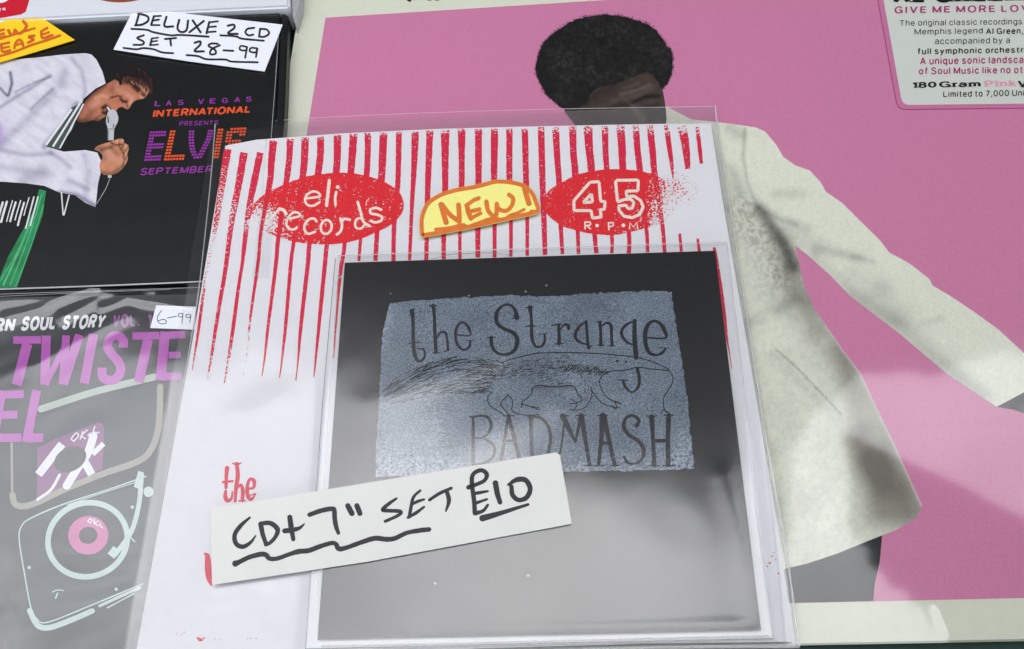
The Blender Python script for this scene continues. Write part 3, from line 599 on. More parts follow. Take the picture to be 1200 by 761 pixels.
lp3.build('printed_collar_straps', M['white_print'], bx)
gr = Ink(E2); gr.poly([(46, 222), (54, 224), (50, 252), (20, 337), (-5, 338), (10, 300), (38, 250)]); go = gr.build('printed_green_trim', surf('green_print', (38, 140, 84), .45, .3, .35, 160), bx)
gs = Ink(lift(E2, 2e-5))
for a_, b_, w_ in (((49, 228), (12, 334), 1.2), ((44, 236), (4, 334), 2.0), ((51, 240), (18, 336), .8), ((36, 262), (0, 330), 1.0)): gs.stroke([a_, ((a_[0] + b_[0]) / 2 + 2, (a_[1] + b_[1]) / 2), b_], w_)
gs.build('printed_green_folds', surf('light_green_print', (92, 186, 132), .45, .3, .3, 200), bx)
fr = Ink(lift(E2, 3e-5))
for i in range(9): x0 = 2 + i * 5 + random.uniform(-1, 1); a_ = random.uniform(-4, 4); L_ = random.uniform(.55, 1.1); fr.stroke([(x0 + 2, 234 + a_), (x0 - 3 * L_, 236 + a_ + 17 * L_), (x0 - 7 * L_, 236 + a_ + 32 * L_)], random.uniform(1.2, 2.8))
fr.stroke([(72, 226), (74, 252)], 1.5); fr.stroke([(81, 229), (75, 252)], 1.5); fr.build('printed_fringe', M['white_print'], bx)
c63 = C(160, 100, 6.343)
pu, og = Ink(E2), Ink(E2)
for ch, x, y in zip('LASVEGAS', (153, 236, 326, 476, 562, 654, 746, 832), (138, 133, 129, 122, 118, 114, 108, 104)): sans(pu, ch, c63([(x - 17, y - 19), (x + 26, y - 21), (x + 24, y + 18), (x - 20, y + 20)]), .2)
sans(og, 'INTERNATIONAL', c63([(130, 182), (850, 150), (838, 207), (118, 242)]), .25, False, .1)
sans(pu, 'PRESENTS', c63([(322, 268), (612, 260), (604, 294), (316, 306)]), .16)
sans(pu, 'SEPTEMBER', c63([(38, 616), (572, 596), (556, 648), (24, 672)]), .2, False, .16)
def dots(ink_, rows, tl, tr, bl):
    tl, tr, bl = map(lambda q: np.array(q, float), (tl, tr, bl)); nr, nc = len(rows), max(map(len, rows))
    for j, row in enumerate(rows):
        for i, ch in enumerate(row):
            if ch != '.': p_ = tl + (tr - tl) * i / max(1, nc - 1) + (bl - tl) * j / (nr - 1); ink_.dot(c63([p_])[0], 10.5 / 6.343, 9 / 6.343, n=12)
dots(pu, ['xxxxxx', 'xxxxxx', 'xx....', 'xx....', 'xxxxxx', 'xxxxxx', 'xx....', 'xx....', 'xxxxxx', 'xxxxxx'], (108, 352), (212, 348), (66, 556))
dots(og, ['xx....', 'xx....', 'xx....', 'xx....', 'xx....', 'xx....', 'xx....', 'xx....', 'xxxxxxx', 'xxxxxxx'], (258, 345), (388, 340), (214, 552))
for j, (l_, r_) in enumerate([(398, 545), (397, 541), (396, 536), (397, 528), (398, 519), (400, 508), (404, 497), (410, 486), (419, 474), (432, 462)]):
    for dx in (0, 22): pu.dot(c63([(l_ + dx, 345 + j * 21.5)])[0], 1.65, 1.4, n=12); pu.dot(c63([(r_ - 6 + dx, 340 + j * 21.5)])[0], 1.65, 1.4, n=12)
dots(og, ['xx'] * 10, (614, 332), (636, 331), (580, 536))
dots(og, ['.xxxxx', 'xxxxxx', 'xx..xx', 'xx....', 'xxxxx.', '.xxxxx', '....xx', 'xx..xx', 'xxxxxx', '.xxxx.'], (684, 328), (806, 322), (650, 530))
pu.build('lettering', M['purple'], bx); og.build('lettering', M['orange'], bx)
def el_h(u, v): return .0001 + .00025 * vnoise(u, v, 70, 13) + .0002 * soft(u, v, [(322, 20), (316, 120), (300, 326)], 3)
film('shrink_wrap', [(-165, 38), (338, 15), (316, 327), (-175, 349)], lift(EL, 3e-4), M['wrap_box'], bx, 160, 120, el_h)
tube('wrap_fold', [(326.5, 40), (321, 120), (307, 300)], lift(EL, 4e-4), .00012, M['seam'], bx)
tube('wrap_fold', [(-60, 341), (120, 335), (306, 327)], lift(EL, 0), .0003, M['seam'], bx)

# ------------------------------------------------------------------ white record at the top left
WH = plane(.0128)
wh = empty('record_album', (-.19, .29, 0), 'glossy white record cover with a red corner patch, its edge along the top left', 'record')
slab('cover', [(-170, -90), (336, -110), (339, 8), (120, 18), (-170, 33)], WH, .0126, M['white_gloss'], wh, .0009)
slab('side_panel', [(341, -110), (357, -105), (352, 5), (345, 27), (341.5, 11)], lift(WH, -.003), .0094, surf('grey_card', (168, 170, 170), .4, .4, .06), wh, .0004)
o = Ink(lift(WH, 6e-5)); o.poly([(-30, 27), (0, 21.5), (25, 17), (30, 14), (37, -8), (-30, -10)]); o.build('red_patch', M['red_gloss'], wh)
o = Ink(lift(WH, 1e-4)); o.dot((-2, -8), 16, 12); sans(o, 'es', [(-3, 10.2), (6.5, 9), (6.8, 12), (-3, 13.2)], .2); o.build('patch_lettering', M['white_print'], wh)
o = Ink(lift(WH, 6e-5)); o.dot((140, -40), 62, 43, n=60); o.build('printed_rim', M['rim'], wh)
o = Ink(lift(WH, 9e-5)); o.dot((140, -43), 57, 42, n=60); o.build('printed_disc', surf('red_disc_print', (204, 76, 52), .4, .4, .25, 120), wh)

# ------------------------------------------------------------------ left album in a plastic bag
TW = plane(.0084)
tw = empty('record_album', (-.2, -.01, 0), 'charcoal record album with lilac lettering and printed record players inside a plastic bag', 'record')
slab('cover', [(-190, 352), (236, 345), (172, 800), (-260, 800)], TW, .0082, M['charcoal'], tw)
def tw_tone(u, v):
    g = vnoise(u + .4 * v, v * 1.6, 46, 70); pl_ = vnoise((u + 1.5 * v) * .25, u - .35 * v, 7, 71)
    c = np.array([58, 60, 62.])[None] + (24 * (g - .5))[:, None] + (sstep(v, 560, 700) * sstep(u, 60, 0))[:, None] * (np.array([34, 30, 24.])[None] + (26 * (pl_ - .5))[:, None])
    return lin(c)
fill('printed_backdrop', [(-60, 352), (232, 346), (172, 790), (-60, 790)], lift(TW, 3e-5), M['tone'], tw, 3.5, tw_tone)
T2 = lift(TW, 6e-5)
fill('printed_floor_band', [(200, 440), (222, 440), (192, 640), (180, 640), (193, 540), (196, 500)], T2, surf('brown_grey_print', (96, 90, 90), .5, .3, .1), tw)
c5, c54, c44, c34 = C(0, 330, 5), C(0, 470, 5.436), C(0, 590, 4.45), C(0, 360, 3.4286)
# suitcase lid
lidf = c54([(85, 280), (250, 100), (640, -10), (1010, -120), (1010, 180), (955, 320), (860, 385), (640, 450), (240, 640), (140, 660), (88, 620)])
fill('printed_lid', lidf, lift(TW, 9e-5), surf('slate_print', (62, 68, 72), .5, .3, .16, 60), tw)
o = Ink(lift(TW, 1.3e-4)); o.stroke(c5([(240, 748), (560, 645), (905, 560)]), 8); o.build('printed_lid_rim', surf('pale_green_print', (172, 186, 172), .5, .3, .06), tw)
o = Ink(lift(TW, 1.3e-4)); o.stroke(c54([(1020, -90), (1018, 60), (1005, 190), (965, 305), (880, 385), (640, 470), (420, 560), (240, 645), (150, 672), (95, 655), (80, 600)]), 7.4)
o.stroke(c54([(78, 600), (74, 270)]), 3); o.build('printed_lid_edge', surf('sand_print', (158, 154, 142), .5, .3, .07), tw)
o = Ink(lift(TW, 1.2e-4)); o.poly(c54([(238, 302), (380, 228), (500, 186), (618, 138), (650, 142), (662, 170), (662, 300), (652, 432), (600, 455), (400, 545), (234, 632)])); o.build('printed_label', surf('mauve_print', (138, 84, 132), .5, .3, .06), tw)
o = Ink(lift(TW, 1.45e-4)); o.stroke(c54([(395, 275), (245, 470)]), 9.5, False, cap='flat'); o.stroke(c54([(595, 225), (560, 330), (500, 420), (425, 540)]), 9.5); o.stroke(c54([(660, 272), (590, 340)]), 6, False, cap='flat'); o.stroke(c54([(540, 390), (585, 470)]), 9.5, False, cap='flat'); o.stroke(c54([(380, 472), (325, 565), (240, 628)]), 3.4)
for ln in ([(470, 258), (455, 240), (485, 205), (500, 222), (470, 258)], [(528, 195), (510, 245)], [(556, 185), (520, 222), (545, 240)], [(560, 218), (578, 205), (565, 222), (580, 226)], [(604, 162), (588, 215), (604, 198), (606, 212)], [(615, 204), (630, 200)]): o.stroke(c54(ln), 1.5)
o.build('printed_label_marks', M['white_print'], tw)
o = Ink(lift(TW, 1.7e-4)); o.dot(c54([(447, 372)])[0], 20, 14, -28, 32); o.build('printed_label_hole', M['charcoal'], tw)
# player
pf = c44([(330, 0), (700, -80), (790, -70), (850, -20), (820, 150), (740, 420), (480, 540), (260, 640), (190, 610), (160, 545), (130, 380), (100, 190), (112, 120), (160, 75)])
fill('printed_player', pf, lift(TW, 1.9e-4), surf('slate_player_print', (70, 77, 81), .5, .3, .16, 60), tw)
o = Ink(lift(TW, 2.4e-4)); o.stroke(c44([(760, -140), (560, -70), (330, 5), (160, 78), (112, 120), (100, 190), (130, 380), (160, 540), (190, 600), (250, 620), (480, 530), (745, 420)]), 1.6)
o.stroke(c44([(740, -120), (540, -55), (350, 8)]), .9); o.stroke(c44([(155, 560), (195, 635), (260, 648), (380, 605), (480, 562)]), 6.5); o.stroke(c44([(520, 535), (640, 480), (730, 440)]), 3.4); o.stroke(c44([(560, 545), (700, 470)]), 1.6)
o.ring(c44([(457, 190)])[0], 47, 43, 6.6, -20); o.dot((174, 576.5), 5.8, 6.3)
o.stroke([(165.5, 553), (160, 572)], 7, False, cap='flat'); o.stroke([(166, 556), (163, 590), (156, 618), (147, 634), (135, 650)], 5.6); o.stroke([(137, 643), (130, 652)], 10, False, cap='flat'); o.stroke([(152, 629), (158, 635)], 1.6); o.stroke(c44([(300, 470), (290, 495)]), 1.8); o.stroke(c44([(275, 462), (300, 452), (330, 455)]), 1.2)
for q_ in ((152, 335), (606, 448), (690, 20)): o.dot(c44([q_])[0], 2, 2)
o.build('printed_player_lines', M['mint'], tw)
o = Ink(lift(TW, 2.2e-4)); o.dot(c44([(457, 190)])[0], 46, 42, -20, 48); o.build('printed_disc', surf('black_disc_print', (50, 54, 57), .5, .3, .2, 90), tw)
o = Ink(lift(TW, 2.3e-4))
for k_ in range(7): o.ring(c44([(457, 186)])[0], 24 + 3 * k_, 22 + 2.8 * k_, .5, -20)
o.build('printed_grooves', surf('groove_print', (84, 89, 92), .5, .3, .2, 90), tw)
o = Ink(lift(TW, 2.4e-4)); o.ring(c44([(460, 167)])[0], 17.2, 16.2, 12.6, -15); o.build('printed_disc_label', surf('pink_disc_print', (206, 112, 164), .5, .3, .07), tw)
o = Ink(lift(TW, 2.7e-4))
for ln in ([(470, 100), (458, 92), (472, 80), (480, 92), (468, 102)], [(492, 82), (490, 108)], [(512, 92), (495, 104), (512, 116)], [(520, 104), (525, 120), (535, 128)]): o.stroke(c44(ln), 1.4)
o.build('printed_disc_marks', M['white_print'], tw)
# lettering
wt, li, vl = Ink(lift(TW, 3e-4)), Ink(lift(TW, 3e-4)), Ink(lift(TW, 3e-4))
sans(wt, 'RN', c5([(-18, 214), (98, 210), (80, 292), (-34, 297)]), .3, False, .08); sans(wt, 'SOUL', c5([(138, 205), (330, 198), (316, 284), (118, 291)]), .3, False, .1); sans(wt, 'STORY', c5([(378, 198), (628, 190), (602, 277), (360, 284)]), .3, False, .08)
sans(vl, 'VOL.', c5([(666, 190), (808, 188), (818, 268), (655, 274)]), .3, False, .08); sans(vl, '1', c5([(866, 189), (892, 189), (884, 268), (872, 270)]), .3)
def fl(k, l_, w): k.stroke(c5(l_), w / 5, False, cap='flat')
fl(li, [(78, 344), (240, 342)], 44); fl(li, [(160, 366), (98, 607)], 60)
fl(li, [(272, 318), (262, 606)], 54); fl(li, [(268, 606), (368, 400)], 34); fl(li, [(388, 316), (368, 603)], 46); fl(li, [(372, 603), (466, 313)], 52)
fl(li, [(548, 308), (494, 598)], 55)
li.stroke(c5([(722, 388), (722, 345), (690, 318), (650, 330), (630, 375), (650, 420), (690, 465), (708, 510), (690, 560), (645, 580), (602, 560), (598, 505)]), 10.6, cap='flat')
fl(li, [(776, 320), (934, 317)], 44); fl(li, [(868, 340), (812, 590)], 58)
fl(li, [(968, 294), (940, 580)], 58); fl(li, [(992, 314), (1086, 311)], 44); fl(li, [(988, 432), (1060, 429)], 38); fl(li, [(960, 558), (1062, 554)], 46)
for l_, w in (([(0, 352), (96, 350)], 32), ([(-10, 434), (70, 432)], 32), ([(-10, 526), (86, 525)], 34), ([(8, 335), (-28, 545)], 36), ([(147, 335), (106, 543)], 36), ([(118, 526), (174, 525)], 36)): li.stroke(c34(l_), w / 3.4286, False, cap='flat')
wt.build('lettering', M['white_print'], tw); li.build('lettering', M['lilac'], tw); vl.build('lettering', M['dim_lilac'], tw)
def tw_h(u, v):
    z = .0001 + .0007 * vnoise(u + .5 * v, v, 80, 15) + .00008 * vnoise(u + v, v, 24, 16)
    for ln, w, h in [([(-10, 355), (60, 350), (120, 338)], 6, .0004), ([(10, 372), (50, 362), (90, 345), (112, 340)], 6, .00045), ([(75, 372), (100, 360), (125, 345), (180, 342)], 7, .00045), ([(120, 362), (150, 352), (190, 356), (230, 364)], 6, .0004),
                     ([(-10, 655), (60, 650), (120, 658), (180, 645)], 22, .0005), ([(-10, 735), (60, 722), (150, 700)], 20, .0006), ([(30, 775), (90, 745), (170, 722)], 16, .0004), ([(40, 430), (90, 400), (150, 370)], 10, .0003)]:
        z += h * soft(u, v, ln, w)
    return z
film('plastic_bag', [(-200, 346), (236, 338), (172, 800), (-260, 800)], lift(TW, 5e-4), M['bag'], tw, 200, 190, tw_h)
tube('bag_edge', [(-20, 345.5), (120, 341), (236, 337)], lift(TW, 6e-4), .0001, M['seam'], tw); tube('bag_edge', [(-20, 348.5), (100, 343), (200, 339.5)], lift(TW, 6e-4), .00008, M['seam'], tw)

# ------------------------------------------------------------------ striped record sleeve
xl = P([(250, 400)], plane(.01))[0][0]; xr = P([(900, 400)], plane(.006))[0][0]
sl_b = (.0062 - .0100) / (xr - xl)
SB = plane(.0100 - sl_b * xl, sl_b, 0)                 # rests on the left box and album, droops to the pink album
TH = .0007; SP = lift(SB, TH)
rs = empty('record_sleeve', (.0, .03, .0075), 'white paper record sleeve with hand printed red stripes and two red ovals', 'record sleeve')
slab('paper', [(264, 171), (300, 164), (400, 156.5), (520, 151), (640, 148), (760, 145.5), (833, 145), (846, 230), (880, 430), (910, 610), (931, 752), (760, 754), (560, 760), (157, 778), (200, 540), (229, 380)], SP, TH, M['paper'], rs)
S1 = lift(SP, 5e-5)
def wear_at(V):
    u, v = V[:, 0], V[:, 1]
    w = .10 * vnoise(u, v, 25, 40)
    w += .34 * np.exp(-((u - 292) / 16) ** 2 - ((v - 256) / 22) ** 2) + .36 * np.exp(-((u - 262) / 12) ** 2 - ((v - 240) / 50) ** 2)
    w += .36 * sstep(v - (.00012 * (u - 640) ** 2 + 149), 10, 2) + .5 * np.exp(-((u - 800) / 36) ** 2 - ((v - 232) / 26) ** 2)
    w += .5 * np.exp(-((u - 290) / 7) ** 2) * sstep(v, 300, 420) + .35 * sstep(v, 380, 440) * (u < 300) + .7 * np.exp(-((u - 246) / 8) ** 2) * sstep(v, 250, 290) * sstep(v, 400, 330)
    return np.clip(w, 0, .62)
st = Ink(S1)
stripes = [
 [(267, 175, 9), (262, 205, 8), (256, 245, 7), (251, 273, 5), (246, 298, 4.5), (240, 333, 3.4), (233.5, 380, 3.4), (229, 410, 2.2), (225, 435, .8)],
 [(286, 179, 9), (279, 220, 8), (274, 245, 7.5), (270, 270, 6), (264, 317, 5), (258, 352, 4.6), (253.5, 380, 4.2), (248, 416, 3.2), (243, 446, 1.2)],
 [(305, 179, 8), (297.5, 215, 8), (292.5, 240, 7), (289, 265, 6), (285.5, 295, 5), (284, 308, 4), (279, 340, 4), (273.8, 380, 4.4), (268, 420, 3.4), (263, 449, 1.4)],
 [(320.5, 165, 9), (318, 190, 8), (316, 215, 7), (306, 270, 4), (302.5, 307, 4), (294.6, 363, 3), (292.6, 380, 2.6), (289, 416, 1.8), (285, 440, 1)],
 [(340, 163, 8.5), (339, 185, 7), (336, 210, 7), (326, 280, 5), (324, 303, 4.6), (319, 345, 4), (314.4, 380, 3.6), (310, 420, 2.2), (307, 441, 1)],
 [(357.5, 161, 9), (357, 180, 8.5), (355, 205, 8), (344, 285, 4.4), (341, 307, 4.4), (334.8, 380, 3.8), (330, 425, 2), (327.5, 443, 1)],
 [(375.5, 160, 8.5), (375.5, 180, 8), (373, 202, 8), (362.5, 287, 5.4), (361, 307, 5.2), (352.8, 380, 4.2), (349, 425, 1.8), (346.6, 446, 1.2)],
 [(395.5, 158, 9), (394, 202, 8), (383, 287, 5.4), (381, 307, 5.2), (373.9, 380, 4), (370, 420, 2.4), (367.7, 442, 1.2)],
 [(414.5, 157, 9.4), (411, 204, 7.8), (404, 285, 4.8), (398.8, 320, 4.6), (395, 360, 3), (391, 420, 1)],
 [(431, 156, 8), (431, 175, 7), (429.5, 206, 7), (422.5, 281, 4), (420.5, 306, 3.6)],
 [(449.5, 155, 9), (448.5, 180, 9), (447, 210, 8), (442, 272, 5.6), (440, 306, 5.4)],
 [(467.5, 154.5, 7), (467, 185, 6.5), (466, 217, 6), (462, 262, 5.4), (461, 307, 5)],
 [(486.8, 154, 9), (485, 200, 6.5), (482.5, 245, 4.6), (480, 305, 3.8)],
 [(503.8, 153, 8.4), (502, 200, 7), (501, 230, 6.4), (500, 280, 5.4), (499.5, 306, 5)],
 [(521.6, 152.4, 10.5), (521.6, 190, 8), (521.6, 222, 7), (520, 277, 5.6), (520, 304, 5)],
 [(541, 151, 9.5), (541, 180, 7.4), (541, 215, 6.6), (539, 274, 4.2), (539, 304, 4)],
 [(560.7, 151, 8.4), (560.7, 212, 7.4), (560, 271, 6.2), (560, 302, 5.6)],
 [(579.6, 151, 8.6), (579, 209, 7.2), (579.6, 265, 5), (579.6, 302, 4.4)],
 [(597, 151, 7.6), (597, 211, 6.8), (598.7, 262, 4.6), (598.7, 301, 4)],
 [(615, 151, 7.6), (616.6, 215, 6.8), (617.8, 256, 4.6), (617.8, 300, 4)],
 [(634, 149, 7.6), (635.7, 212, 7.2), (637.5, 260, 6.4), (638.8, 299, 5.4)],
 [(651, 149, 8.4), (653, 185, 7.2), (655, 212, 7), (657, 262, 5.2), (659, 298, 4.4)],
 [(671, 148.4, 8.6), (672, 180, 7.8), (674, 202, 7.8), (677, 271, 4.8), (678, 298, 4.2)],
 [(689, 148, 11), (690.5, 175, 9), (693, 199, 8.4), (697, 276, 5.6), (699, 297, 5.2)],
 [(709, 148, 8), (709.5, 175, 7), (711, 197, 6.6), (717, 274, 4.6), (717, 297, 4)],
 [(727, 147, 9.4), (729, 175, 9), (730, 199, 8), (737, 274, 5), (737, 297, 5)],
 [(745, 147, 8), (747, 175, 7.4), (750, 200, 7), (757.5, 268, 4.6), (759, 296, 4.2)],
 [(761.5, 147, 8), (765, 180, 7.6), (767, 203, 7), (776, 262, 4.8), (779, 296, 4.4)],
 [(781, 147, 6), (784, 170, 6), (787, 191, 4.6), (789, 210, 1.6)], [(796.6, 274, 3.4), (798.5, 295, 3.6)],
 [(799, 148.5, 11), (801.5, 160, 10), (804, 175, 8.8), (806, 198, 6.4)], [(817.6, 280, 3), (819.5, 295, 4)],
 [(817, 149, 4.4), (819.5, 170, 4.8), (822, 192, 4)],
 [(836.8, 290, 3), (838, 297, 4.2), (842.7, 326, 4.6), (848.6, 366, 3.8), (852, 397, 2.4), (855, 415, 1.2), (857.6, 433, .7)]]
for l_ in stripes: st.stroke(l_, 1, n=14, cap='flat', wear=wear_at, jit=.03)
st.build('striped_print', M['red'], rs)
S2 = lift(SP, 1.1e-4)
cA, cB = C(290, 195, 6.316), C(630, 190, 6.316)
ovA = smooth_line(cA([(5, 330), (55, 270), (130, 205), (260, 140), (420, 80), (550, 58), (680, 48), (800, 55), (930, 85), (1040, 130), (1120, 190), (1155, 260), (1150, 330), (1110, 390), (1050, 440), (950, 490), (830, 540), (700, 570), (580, 578), (450, 572), (330, 555), (230, 525), (130, 480), (60, 420)]), 4, True)
def wearA(u, v): return np.clip(.06 + .14 * vnoise(u, v, 14, 41) + .36 * np.exp(-((u - 305) / 22) ** 2 - ((v - 258) / 18) ** 2) + .20 * np.exp(-((u - 312) / 40) ** 2 - ((v - 262) / 24) ** 2), 0, 1)
oA = fill('oval_badge', ovA, S2, M['red_oval'], rs, 2.2, None, wearA, jag=.15)
ovB = smooth_line(cB([(20, 320), (55, 250), (100, 200), (190, 145), (290, 95), (400, 68), (520, 55), (640, 55), (740, 65), (850, 88), (930, 130), (1010, 190), (1060, 260), (1030, 360), (960, 430), (890, 462), (820, 485), (700, 515), (600, 535), (520, 540), (410, 532), (320, 515), (210, 485), (140, 450), (75, 390)]), 4, True)
def wearB(u, v): return np.clip(.05 + .14 * vnoise(u, v, 14, 42) + .62 * sstep(u + .35 * (v - 235), 738, 800) ** 1.1, 0, .8)
oB = fill('oval_badge', ovB, S2, M['red_oval'], rs, 2.2, None, wearB, jag=.15)
fill('ink_specks', cB([(900, 60), (1060, 60), (1190, 160), (1190, 330), (1060, 330), (1000, 400), (920, 460), (880, 300)]), lift(SP, 8e-5), M['red_oval'], rs, 3, None,
     lambda u, v: .44 + .3 * np.clip(np.hypot((u - 792) / 34, (v - 222) / 28), 0, 1) + .1 * vnoise(u, v, 9, 43))
LA = Ink(lift(SP, 1.6e-4))
def wl(V): return wearA(V[:, 0], V[:, 1]) * .3
def hand(k, c_, l_, w, s_, **kw): k.stroke([(p[0], p[1], (p[2] if len(p) > 2 else w) / s_) for p in [(*c_([q[:2]])[0], *q[2:]) for q in l_]], 1, **kw)
for l_, w in [([(440, 238), (490, 232), (537, 222), (522, 195), (480, 188), (440, 213), (426, 250), (442, 284), (485, 293), (532, 268)], 17), ([(606, 105), (597, 190), (585, 290)], 24), ([(657, 192), (649, 236), (652, 288)], 19),
              ([(240, 312), (205, 350), (152, 404)], 18), ([(236, 316), (268, 326), (285, 352)], 24), ([(296, 392), (340, 382), (390, 366), (372, 344), (335, 346), (300, 384), (288, 430), (310, 464), (350, 466), (366, 452)], 17),
              ([(512, 408), (492, 388), (455, 394), (424, 432), (424, 474), (450, 500), (500, 486)], 18), ([(688, 388), (700, 430), (690, 480), (662, 505)], 20), ([(692, 412), (720, 390), (757, 396)], 19),
              ([(816, 265), (838, 340), (858, 410), (905, 444)], 20), ([(850, 388), (815, 388), (796, 422), (806, 456), (842, 460), (868, 432)], 17), ([(990, 322), (950, 308), (910, 322), (916, 350), (958, 358), (996, 376), (986, 404), (944, 416), (914, 404)], 19)]: hand(LA, cA, l_, w, 6.316)
LA.ring(cA([(583, 450)])[0], 6.3, 8.2, 2.9, 12); LA.dot(cA([(668, 154)])[0], 2.2)
LA.stroke(cA([(900, 238), (882, 262), (878, 290)]), .9)
LA.build('lettering', M['cut'], oA)
LB = Ink(lift(SP, 1.6e-4))
for l_ in ([(388, 150), (455, 146), (466, 290), (500, 294), (494, 350), (464, 354), (470, 408), (406, 416), (396, 360), (270, 360), (268, 288)], [(335, 302), (406, 296), (398, 236)],
           [(576, 136), (746, 134), (742, 214), (656, 216), (660, 258), (712, 252), (762, 285), (782, 335), (755, 388), (702, 412), (640, 402), (604, 360), (600, 326), (652, 320), (672, 346), (702, 342), (712, 300), (690, 276), (650, 276), (592, 296)]):
    p_ = [np.array(q) for q in cB(l_)]; out = []
    for i in range(len(p_)):
        a_, b_ = p_[i], p_[(i + 1) % len(p_)]
        for t in (.06, .35, .65, .94): out.append(tuple(a_ + (b_ - a_) * t))
    LB.stroke(out, 22 / 6.316, False, True)
LB.build('numerals', M['cut'], oB); LB = Ink(lift(SP, 1.6e-4))
for l_ in ([(350, 445), (352, 495)], [(350, 447), (386, 446), (388, 466), (354, 472)], [(364, 472), (392, 495)], [(524, 450), (528, 502)], [(524, 452), (556, 450), (558, 472), (530, 480)], [(680, 494), (684, 450), (710, 482), (734, 446), (740, 490)]): hand(LB, cB, l_, 11, 6.316, smooth=len(l_) < 5)
LB.dot(cB([(440, 471)])[0], 2.1); LB.dot(cB([(635, 469)])[0], 2.2)
LB.build('lettering', M['cut'], oB)
RL = Ink(S1); cT = C(240, 540, 5.073)
for l_, w in [([(132, 45, 28), (128, 90, 22), (126, 160, 20)], 22), ([(124, 180, 16), (122, 215, 26), (135, 238, 24), (158, 225, 16), (164, 185, 10)], 22), ([(108, 128), (165, 122)], 14), ([(190, 18, 22), (196, 90, 26), (186, 160, 24), (180, 242, 16)], 22), ([(166, 16, 8), (190, 22, 16), (216, 14, 6)], 10),
              ([(194, 165, 10), (214, 145, 18), (226, 180, 24), (222, 238, 20)], 20), ([(252, 168, 14), (290, 160, 16), (292, 120, 24), (266, 112, 18), (252, 160, 22), (256, 210, 24), (276, 230, 20), (304, 196, 6)], 20), ([(268, 206), (302, 196)], 8), ([(202, 240), (240, 238)], 9)]: hand(RL, cT, l_, w, 5.073)
RL.build('title_lettering', M['red_letter'], rs); RL = Ink(S1)
hand(RL, cT, [(0, 552, 12), (16, 570, 30), (20, 640, 40), (26, 700, 34), (40, 735, 20)], 24, 5.073)
for u_, v_, r_ in ((235, 750, 3.2), (232, 748, 2), (239, 748, 1.4), (213, 744, .9), (216, 741, .8), (207, 743, .8), (252, 749, .8), (258, 750, .7), (294, 748.4, 1), (300, 748.3, 1), (290, 748.4, .8), (325, 748, .6), (905, 652, 1.2), (909, 656, 1), (902, 660, 1.6), (899, 664, 1.2), (912, 672, 1.2), (907, 648, .9)): RL.dot((u_, v_), r_, r_ * .6, n=9)
RL.build('ink_marks', M['red_letter'], rs)

# ------------------------------------------------------------------ CD in its clear wallet
CD0 = lift(SP, 3.0e-4); CDT = lift(SP, 1.15e-3)
cdw = empty('cd_wallet', (.03, .0, .008), 'black CD cover with a blue printed anteater in a clear wallet on the striped sleeve', 'CD')
slab('disc_card', [(407, 311), (836, 297), (889, 736), (376, 747)], lift(CDT, -1e-4), 7e-4, M['card_white'], cdw)
slab('cover_card', [(404, 308), (838, 294), (892, 739), (372, 750)], CDT, 9e-5, M['cdblack'], cdw)
Q1 = lift(CDT, 5e-5)
bp = [(457, 355.5), (500, 351.5), (545, 348.5), (575, 347.5), (600, 346.5), (640, 347.5), (665, 346.5), (680, 344.5), (705, 343.6), (735, 342), (768, 341), (786.5, 341.7), (794, 391), (805, 463), (809, 505), (814, 549), (780, 551), (720, 552), (660, 553), (560, 556), (440, 559), (441, 520), (444, 470), (447, 410), (448, 392), (452, 372)]
def wearC(u, v): return np.clip(.42 * sstep(v, 515, 553) + .45 * soft(u, v, [(452, 360), (449, 395)], 8) + .2 * sstep(v, 470, 540) * (u < 520) + .4 * soft(u, v, [(790, 540), (812, 520)], 14), 0, 1)
bpo = fill('blue_print', bp, Q1, M['blue'], cdw, 2.6, None, wearC, jag=.55)
Q2 = lift(CDT, 1.0e-4); g1, g2, g3, g4 = C(430, 330, 5.855), C(620, 340, 5.855), C(540, 440, 4.138), C(430, 380, 3.0)
tt = Ink(Q2)
for l_ in [[(308, 205, 34), (316, 260, 24), (318, 400, 25), (322, 470, 28), (335, 525, 24), (358, 548, 16), (388, 530, 18), (398, 495, 16), (388, 462, 16)], [(345, 460, 9), (392, 464, 9)], [(284, 427, 4), (318, 420, 12), (358, 418, 4)], [(290, 226, 3), (322, 190, 14)],
           [(454, 168, 28), (462, 230, 22), (466, 350, 24), (474, 485, 26)], [(428, 166, 9), (476, 164, 9)], [(455, 490, 10), (502, 490, 6)], [(480, 388, 10), (506, 350, 14), (538, 352, 18), (550, 395, 17), (556, 468, 17)], [(532, 480, 9), (572, 470, 6)],
           [(612, 366, 10), (706, 370, 10), (698, 318, 20), (668, 285, 16), (638, 286, 16), (614, 325, 20), (608, 385, 20), (626, 440, 19), (664, 470, 14), (700, 450, 18), (710, 410, 14)], [(684, 407, 6), (730, 404, 5)],
           [(1028, 248, 36), (1020, 205, 24), (990, 166, 18), (950, 160, 16), (905, 190, 22), (886, 240, 28), (897, 290, 26), (940, 325, 24), (1000, 350, 26), (1030, 392, 30), (1024, 450, 28), (990, 490, 22), (930, 502, 18), (882, 480, 20), (856, 435, 24), (852, 386, 26)], [(828, 386, 8), (882, 383, 8)], [(998, 252, 8), (1052, 250, 6)]]: hand(tt, g1, l_, 18, 5.855)
